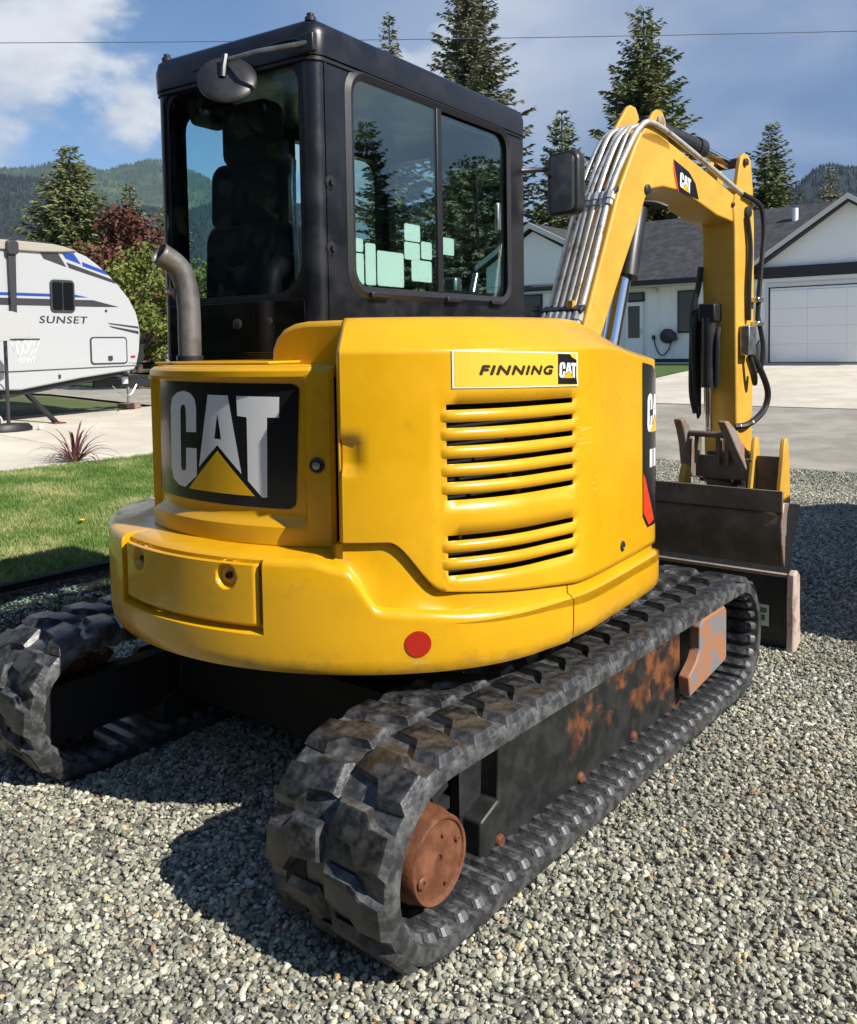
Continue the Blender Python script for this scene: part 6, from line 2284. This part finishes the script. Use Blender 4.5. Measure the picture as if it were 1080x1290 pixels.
BR = 'tall conifers behind the house'
build_conifer('tall pale conifer rising directly behind the black cab roof', -19.3, 27.56, 17.6, 0.9, 3.4, 1, M['needle3'], group=BR, whorls=44)
build_conifer('slim conifer tip peeking over the back half of the cab roof', -21.84, 25.5, 14.9, 0.9, 2.0, 2, M['needle2'], group=BR)
build_conifer('narrow conifer between the cab and the big side mirror', -15.4, 28.0, 10.5, 0.9, 2.0, 3, M['needle'], group=BR, whorls=30)
build_conifer('broad dark conifer standing behind the elbow of the boom', -14.19, 32.6, 15.2, 0.9, 3.6, 4, M['needle'], group=BR, whorls=40, open_=1.15)
build_conifer('dark conifer behind the house just right of the raised arm', -11.2, 39.3, 11.4, 0.9, 2.3, 5, M['needle'], group=BR, whorls=30)
build_conifer('distant conifer above the ridge of the garage gable', -13.19, 56.6, 12.3, 0.9, 2.2, 6, M['needle2'], group=BR, whorls=26)
build_conifer('small conifer low behind the house beneath the side mirror', -18.2, 31.5, 6.6, 0.9, 2.2, 16, M['needle'], group=BR, whorls=22)
BL = 'conifers behind the trailer'
build_conifer('big bushy conifer behind the roof of the white trailer', -34.03, 18.5, 10.4, 0.6, 3.0, 7, M['needle'], group=BL, whorls=30, droop=0.12, open_=1.2)
build_conifer('slender conifer right of the big one behind the trailer', -35.6, 22.4, 9.5, 0.6, 1.9, 8, M['needle2'], group=BL, whorls=26)
build_conifer('dark conifer half hidden behind the left edge of the cab', -36.5, 25.0, 8.8, 0.6, 2.4, 9, M['needle'], group=BL, whorls=24)
build_conifer('low conifer close right of the bushy one above the trailer nose', -36.2, 20.6, 6.2, 0.6, 2.2, 10, M['needle'], group=BL, whorls=20)
build_conifer('squat conifer at the left edge over the trailer roof', -37.0, 14.0, 5.6, 0.6, 2.6, 12, M['needle'], group=BL, whorls=20)


def leafy(name, label, cat, x, y, z0, H, Rx, seed, m_, n=4200, leaf=0.16, trunk=True, clumps=26, group=None):
    rnd = random.Random(seed)
    t = thing(name, label, cat, (x, y, z0), 0, group)
    tk = G().tube([(0, 0, -0.2), (0.05, 0, H * 0.3), (0, 0.05, H * 0.6)], [0.03 * H, 0.02 * H, 0.01 * H], 8)
    cl = []
    for k in range(clumps):
        u = rnd.uniform(0.22, 0.97)
        r_ = Rx * math.sin(PI * min(1, 0.12 + 0.88 * u) ** 0.85) ** 0.7
        a = rnd.uniform(0, 6.28)
        q = math.sqrt(rnd.random())
        p = Vector((r_ * q * math.cos(a), r_ * q * math.sin(a), H * u))
        cl.append((p, rnd.uniform(0.16, 0.34) * Rx + 0.10))
        tk.tube([(0, 0, H * max(0.1, u * 0.5)), tuple(p * 0.55 + Vector((0, 0, H * u * 0.15))), tuple(p)], [0.012 * H, 0.007 * H, 0.002 * H], 5)
    a_ = obj('trunk', tk, M['bark'])
    a_.parent = t
    g_ = G()
    for i in range(n):
        c, r_ = cl[rnd.randrange(len(cl))]
        v = Vector((rnd.gauss(0, 1), rnd.gauss(0, 1), rnd.gauss(0, 0.8))).normalized() * (r_ * rnd.random() ** 0.4)
        p = c + v
        if p.z < 0.03:
            continue
        q = Vector((rnd.uniform(-1, 1), rnd.uniform(-1, 1), rnd.uniform(-0.8, 0.8))).normalized()
        w = q.cross(Vector((rnd.uniform(-1, 1), rnd.uniform(-1, 1), rnd.uniform(-1, 1)))).normalized()
        s_ = leaf * rnd.uniform(0.6, 1.3)
        o_ = len(g_.v)
        g_.v += [tuple(p - q * s_ * 0.5), tuple(p + w * s_ * 0.32), tuple(p + q * s_ * 0.5), tuple(p - w * s_ * 0.32)]
        g_.f.append((o_, o_ + 1, o_ + 2, o_ + 3))
        g_.m.append(0)
    c_ = obj('crown', g_, m_, smooth=0)
    c_.parent = t
    return t


leafy('flowering_tree', 'bronze leaved tree between the conifers and the trailer nose', 'tree', -28.0, 17.3, 0.55, 6.2, 2.5, 5, M['red_leaf'], n=7000, leaf=0.20, clumps=40)
leafy('hedge_shrub', 'tall yellow green shrub beside the nose of the white trailer', 'shrub', -21.6, 13.35, 0.55, 3.9, 1.55, 6, M['lime_leaf'], n=5200, leaf=0.15, clumps=34)
leafy('hedge_shrub', 'yellow green shrub behind the left rear corner of the cab', 'shrub', -20.6, 15.2, 0.6, 3.6, 1.5, 7, M['lime_leaf'], n=4200, leaf=0.15, clumps=30)
leafy('hedge_shrub', 'dark leafy shrub by the left corner of the house', 'shrub', -13.75, 21.6, 0.86, 2.0, 0.75, 9, M['needle'], n=1800, leaf=0.10, clumps=16)

# cedar fence beyond the shrub
M['cedar'] = mat('cedar_boards', (0.30, 0.17, 0.085), 0.85, col2=(0.40, 0.27, 0.16), vscale=3)
fx, fy = -33.0, 21.5
FN = thing('board_fence', 'brown cedar board fence beside the trailer nose beyond the road', 'fence', (fx, fy, 0.6))
fd = Vector((0.60, 0.80, 0)).normalized()
fn_ = Vector((-fd.y, fd.x, 0))
rnd = random.Random(4)
for k in range(48):
    p = Vector((fx, fy, gz(fx, fy))) + fd * (0.16 * k - 2.2)
    h_ = 1.75 + rnd.uniform(-0.02, 0.02)
    obj('board', G().obox(p + Vector((0, 0, h_ / 2)), fd * 0.074, fn_ * (0.012 + 0.004 * rnd.random()), (0, 0, h_ / 2)), M['cedar'], parent=FN)
for z in (0.4, 1.4):
    p = Vector((fx, fy, gz(fx, fy) + z)) + fd * 1.6 + fn_ * 0.04
    obj('rail', G().obox(p, fd * 3.9, fn_ * 0.02, (0, 0, 0.045)), M['cedar'], parent=FN)
# grey shed end behind the shrub
g_ = G().box(-2.0, 2.0, -1.5, 1.5, 0, 2.1)
g_.prism([(-2.2, 2.1), (2.2, 2.1), (0, 3.1)], -1.7, 1.7, lambda a, b, h: (a, h, b))
M['shed'] = mat('shed_grey', (0.30, 0.31, 0.32), 0.8, var=0.15, vscale=2)
g_.xf(lambda x, y, z: (-31.0 + x * 0.8 + y * 0.6, 22.8 - x * 0.6 + y * 0.8, 0.85 + z))
SHD = thing('garden_shed', 'grey garden shed showing through the yellow green shrub', 'shed', (-31.0, 22.8, 0.85))
obj('wall', g_, M['shed'], parent=SHD)

# ------------------------------------------------------------------ wooded hills
M['hill'] = mat('shaded_forest_floor', (0.010, 0.017, 0.017), 0.95, col2=(0.026, 0.040, 0.024), vscale=0.006, lo=0.42, hi=0.62, detail=9)  # blue-dark colour carries the hill's shade and some haze
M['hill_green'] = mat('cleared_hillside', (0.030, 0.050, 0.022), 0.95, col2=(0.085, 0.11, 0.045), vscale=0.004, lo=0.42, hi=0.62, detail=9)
M['far_tree'] = mat('far_trees', (0.009, 0.016, 0.015), 0.95, col2=(0.022, 0.034, 0.022), vscale=0.02)  # same shade and haze mixed into the trees' colour
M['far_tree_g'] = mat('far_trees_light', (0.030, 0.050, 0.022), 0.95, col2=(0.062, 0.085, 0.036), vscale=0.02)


def hill(name, az0, az1, D0, D1, ridge, seed, m_, tree_m, n_tree, tree_h):
    rnd = random.Random(seed)
    ph = [(rnd.uniform(0, 6.28), rnd.uniform(0.7, 1.4)) for _ in range(6)]

    def nz(a, k):
        return sum(math.sin(a * f * (i + 1) * 0.23 + p + k) / (i + 1) for i, (p, f) in enumerate(ph))

    na, nd = 70, 26

    def pt(a, u):
        D = lerp(D0, D1, u)
        end = sm(az0, az0 + 7, a) * (1 - sm(az1 - 9, az1, a))
        h = end * ridge(a) * (math.sin(PI * min(1, u * 1.02) / 2) ** 0.9) + (nz(a, u * 5) * 0.030 + nz(a * 2.7, u * 9) * 0.012) * ridge(a) * u * 1.2 * end
        z = D * math.tan(R(1)) * h
        return (2.3 + D * math.sin(R(a)), -2.4 + D * math.cos(R(a)), z - 6 * (1 - u) + 1.0)

    rows = [[pt(lerp(az0, az1, i / na), j / nd) for i in range(na + 1)] for j in range(nd + 1)]
    rows.append([(x * 1.4, y * 1.4, -20) for x, y, z in rows[-1]])
    h_ = obj(name, G().grid(rows), m_, kind='structure', smooth=180)
    g_ = G()
    for k in range(n_tree):
        a, u = rnd.uniform(az0, az1), rnd.uniform(0.10, 1.0) ** 0.8
        if rnd.random() < 0.12:
            u = 1.0
        x, y, z = pt(a, u)
        th_ = tree_h * rnd.uniform(0.55, 1.3)
        w = th_ * rnd.uniform(0.17, 0.26)
        r0 = rnd.uniform(0, 2)
        o_ = len(g_.v)
        g_.v += [(x + w * math.cos(r0 + i * PI / 2), y + w * math.sin(r0 + i * PI / 2), z - 0.1 * th_ + (0.12 * th_ if i % 2 else 0)) for i in range(4)] + [(x, y, z + th_)]
        g_.f += [(o_ + i, o_ + (i + 1) % 4, o_ + 4) for i in range(4)]
        g_.m += [0] * 4
    f_ = obj('far_forest', g_, tree_m, kind='stuff', smooth=0)
    return h_


hill('hills', -95, -38, 1700, 3400, lambda a: 8.3 + 2.2 * (1 - sm(-66, -57, a)) + 0.6 * sm(-66, -57, a) * (1 - 0.25 * sm(-54, -46, a)), 3, M['hill'], M['far_tree'], 22000, 14)
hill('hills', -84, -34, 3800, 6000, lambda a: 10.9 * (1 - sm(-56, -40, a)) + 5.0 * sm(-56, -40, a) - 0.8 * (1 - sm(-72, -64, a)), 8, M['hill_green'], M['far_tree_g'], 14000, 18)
hill('hills', -28, 70, 1200, 2500, lambda a: lerp(4.0, 9.9, sm(-24, -14.5, a)) + 1.0 * math.sin(a * 0.35) * sm(-14, -8, a), 5, M['hill'], M['far_tree'], 22000, 12)
hill('hills', -52, -8, 4000, 5500, lambda a: 5.2 + 0.5 * math.sin(a * 0.8), 6, M['hill'], M['far_tree'], 3000, 26)

# far wood behind the houses, one mass
g_ = G()
rnd = random.Random(77)
for k in range(420):
    a = rnd.uniform(-75, 70)
    D = rnd.uniform(95, 170)
    if -62 < a < -14 and D < 120 and rnd.random() < 0.4:
        continue
    x, y = 2.3 + D * math.sin(R(a)), -2.4 + D * math.cos(R(a))
    th_ = rnd.uniform(5, 10)
    w = th_ * 0.22
    for lv in range(4):
        zb_ = 0.9 + th_ * (0.05 + 0.22 * lv)
        wl_ = w * (1 - 0.22 * lv)
        o_ = len(g_.v)
        n_ = 9
        r0 = rnd.uniform(0, 2)
        g_.v += [(x + wl_ * (1 if i % 2 else 0.62) * math.cos(r0 + 2 * PI * i / n_), y + wl_ * (1 if i % 2 else 0.62) * math.sin(r0 + 2 * PI * i / n_), zb_ - 0.4 * (i % 2)) for i in range(n_)] + [(x, y, zb_ + th_ * 0.36)]
        g_.f += [(o_ + i, o_ + (i + 1) % n_, o_ + n_) for i in range(n_)]
        g_.m += [0] * n_
obj('woodland', g_, M['needle'], kind='stuff', smooth=0)

# power line over the road
wp = [(-60.0, -18.0), (-22.901, 10.19), (-14.783, 16.646), (-10.816, 19.818), (-4.268, 25.073), (30.0, 52.3)]
wg = []
for k in range(41):
    t = k / 40
    x, y = lerp(-60, 30, t), lerp(-18.6, 52.6, t)
    wg.append((x, y, 10.17 + 5.2 * (t - 0.56) ** 2))
M['wire'] = mat('wire_grey', (0.10, 0.10, 0.11), 0.6)
tag(obj('power_line', G().tube(wg, 0.011, 5), M['wire']), 'thin dark power line crossing the whole sky above the cab', 'power line')

# ------------------------------------------------------------------ what stands to the right, out of the picture: it shades the gravel and mirrors in the side window
CT = thing('added_trailer', 'unseen grey box shaped as a cargo trailer, added to shade the gravel at right', 'cargo trailer', (2.9, 4.3, -0.03))  # unseen box added to cast the shadow on the gravel
M['cargo'] = mat('cargo_grey', (0.16, 0.17, 0.18), 0.4)
q = G().prism([(2.43, 0.42), (2.40, 1.60), (2.48, 1.70), (5.2, 1.86), (5.9, 1.86), (6.4, 1.60), (6.45, 0.42)][::-1], 2.05, 3.75, lambda a, b, h: (h, a, b))
obj('trailer_box', q, M['cargo'], parent=CT, bevel=(0.04, 3))
for xw in (1.98, 3.62):
    for yw in (3.9, 4.65):
        w_ = G().lathe([(0.10, 0.0), (0.26, 0.0), (0.31, 0.03), (0.315, 0.10), (0.31, 0.17), (0.26, 0.20), (0.10, 0.18)], axis='x', n=26)
        obj('wheel', w_.xf(lambda a, b, c: (xw - 0.02 + a, yw + b, 0.285 + c)), M['rubber_seal'], parent=CT)
obj('draw_bar', G().tube([(2.9, 6.4, 0.45), (2.9, 7.5, 0.45)], 0.05, 8), M['black_metal'], parent=CT)
obj('jack_stand', G().tube([(2.9, 7.3, 0.60), (2.9, 7.3, -0.012)], 0.035, 8), M['steel'], parent=CT)
obj('rear_door', G().box(2.15, 3.65, 2.385, 2.40, 0.50, 1.55), M['cargo'], parent=CT)
BRT = 'trees right of the driveway'
build_conifer('dark conifer out to the right beyond the added trailer', 13.2, 20.8, 8.4, 0.7, 1.9, 21, M['needle'], group=BRT, whorls=28)
leafy('shade_tree', 'broad leafy tree out to the right behind the added trailer', 'tree', 11.2, 24.5, 0.8, 6.4, 2.7, 22, M['lime_leaf'], n=13000, leaf=0.17, clumps=60)
build_conifer('second conifer further right along the road', 19.0, 24.0, 9.0, 0.8, 2.4, 23, M['needle2'], group=BRT, whorls=24)
leafy('shade_tree', 'second leafy tree further right along the road', 'tree', 8.8, 22.0, 0.9, 5.2, 2.6, 24, M['needle2'], n=11000, leaf=0.16, clumps=46)

# added unseen hedge behind the camera: cuts sky fill, darkens window reflections
HE = thing('added_hedge', 'tall dark hedge added unseen behind the camera to block sky light', 'hedge', (0.0, -9.0, -0.02))
M['hedge'] = leaf_mat('added_hedge_green', (0.018, 0.034, 0.012), (0.045, 0.065, 0.022), 1.5)
g_ = G()
rnd = random.Random(12)
for k in range(24000):
    u = rnd.random()
    ang = lerp(R(-250), R(-70), u)
    x, y = 1.0 + 9.5 * math.cos(ang), -1.5 + 8.0 * math.sin(ang)
    if y > -2.5:
        continue
    z = rnd.uniform(0, 4.6) * (1 - 0.06 * math.sin(17 * u))
    w = rnd.uniform(-0.55, 0.55)
    p = Vector((x + w * math.cos(ang), y + w * math.sin(ang), z))
    q = Vector((rnd.uniform(-1, 1), rnd.uniform(-1, 1), rnd.uniform(0.2, 1.3))).normalized() * rnd.uniform(0.20, 0.42)
    v = q.cross(Vector((rnd.uniform(-1, 1), rnd.uniform(-1, 1), 0.2))).normalized() * 0.13
    o_ = len(g_.v)
    g_.v += [tuple(p - q * 0.5), tuple(p + v), tuple(p + q * 0.5), tuple(p - v)]
    g_.f.append((o_, o_ + 1, o_ + 2, o_ + 3))
    g_.m.append(0)
obj('foliage', g_, M['hedge'], parent=HE, smooth=0)
for k in range(22):
    ang = lerp(R(-240), R(-75), k / 21)
    x, y = 1.0 + 9.5 * math.cos(ang), -1.5 + 8.0 * math.sin(ang)
    if y > -2.5:
        continue
    obj('stem', G().tube([(x, y, -0.2), (x, y, 4.3)], [0.06, 0.02], 6), M['bark'], parent=HE)
core = [(1.0 + r_ * math.cos(R(a)), -1.5 + r_ * 8.0 / 9.5 * math.sin(R(a))) for r_, rng in ((9.4, range(-172, -7, 6)), (9.75, range(-8, -173, -6))) for a in rng]
obj('blocking_core', G().prism(core, 0.0, 4.2), M['hedge'], parent=HE, smooth=0)  # solid slab in the added hedge, keeps sky from showing through


# ------------------------------------------------------------------ the air
hz_m = bpy.data.materials.new('haze_air')
hz_m.use_nodes = True
hn = hz_m.node_tree
hn.nodes.clear()
ho = hn.nodes.new('ShaderNodeOutputMaterial')
hv = hn.nodes.new('ShaderNodeVolumePrincipled')
hv.inputs['Color'].default_value = (0.50, 0.70, 1.0, 1)
hv.inputs['Density'].default_value = 0.000045
hv.inputs['Anisotropy'].default_value = 0.2
hn.links.new(hv.outputs[0], ho.inputs['Volume'])
obj('haze', G().box(-9600, 9600, -9600, 9600, -1.2, 1350), hz_m, kind='stuff', smooth=0)
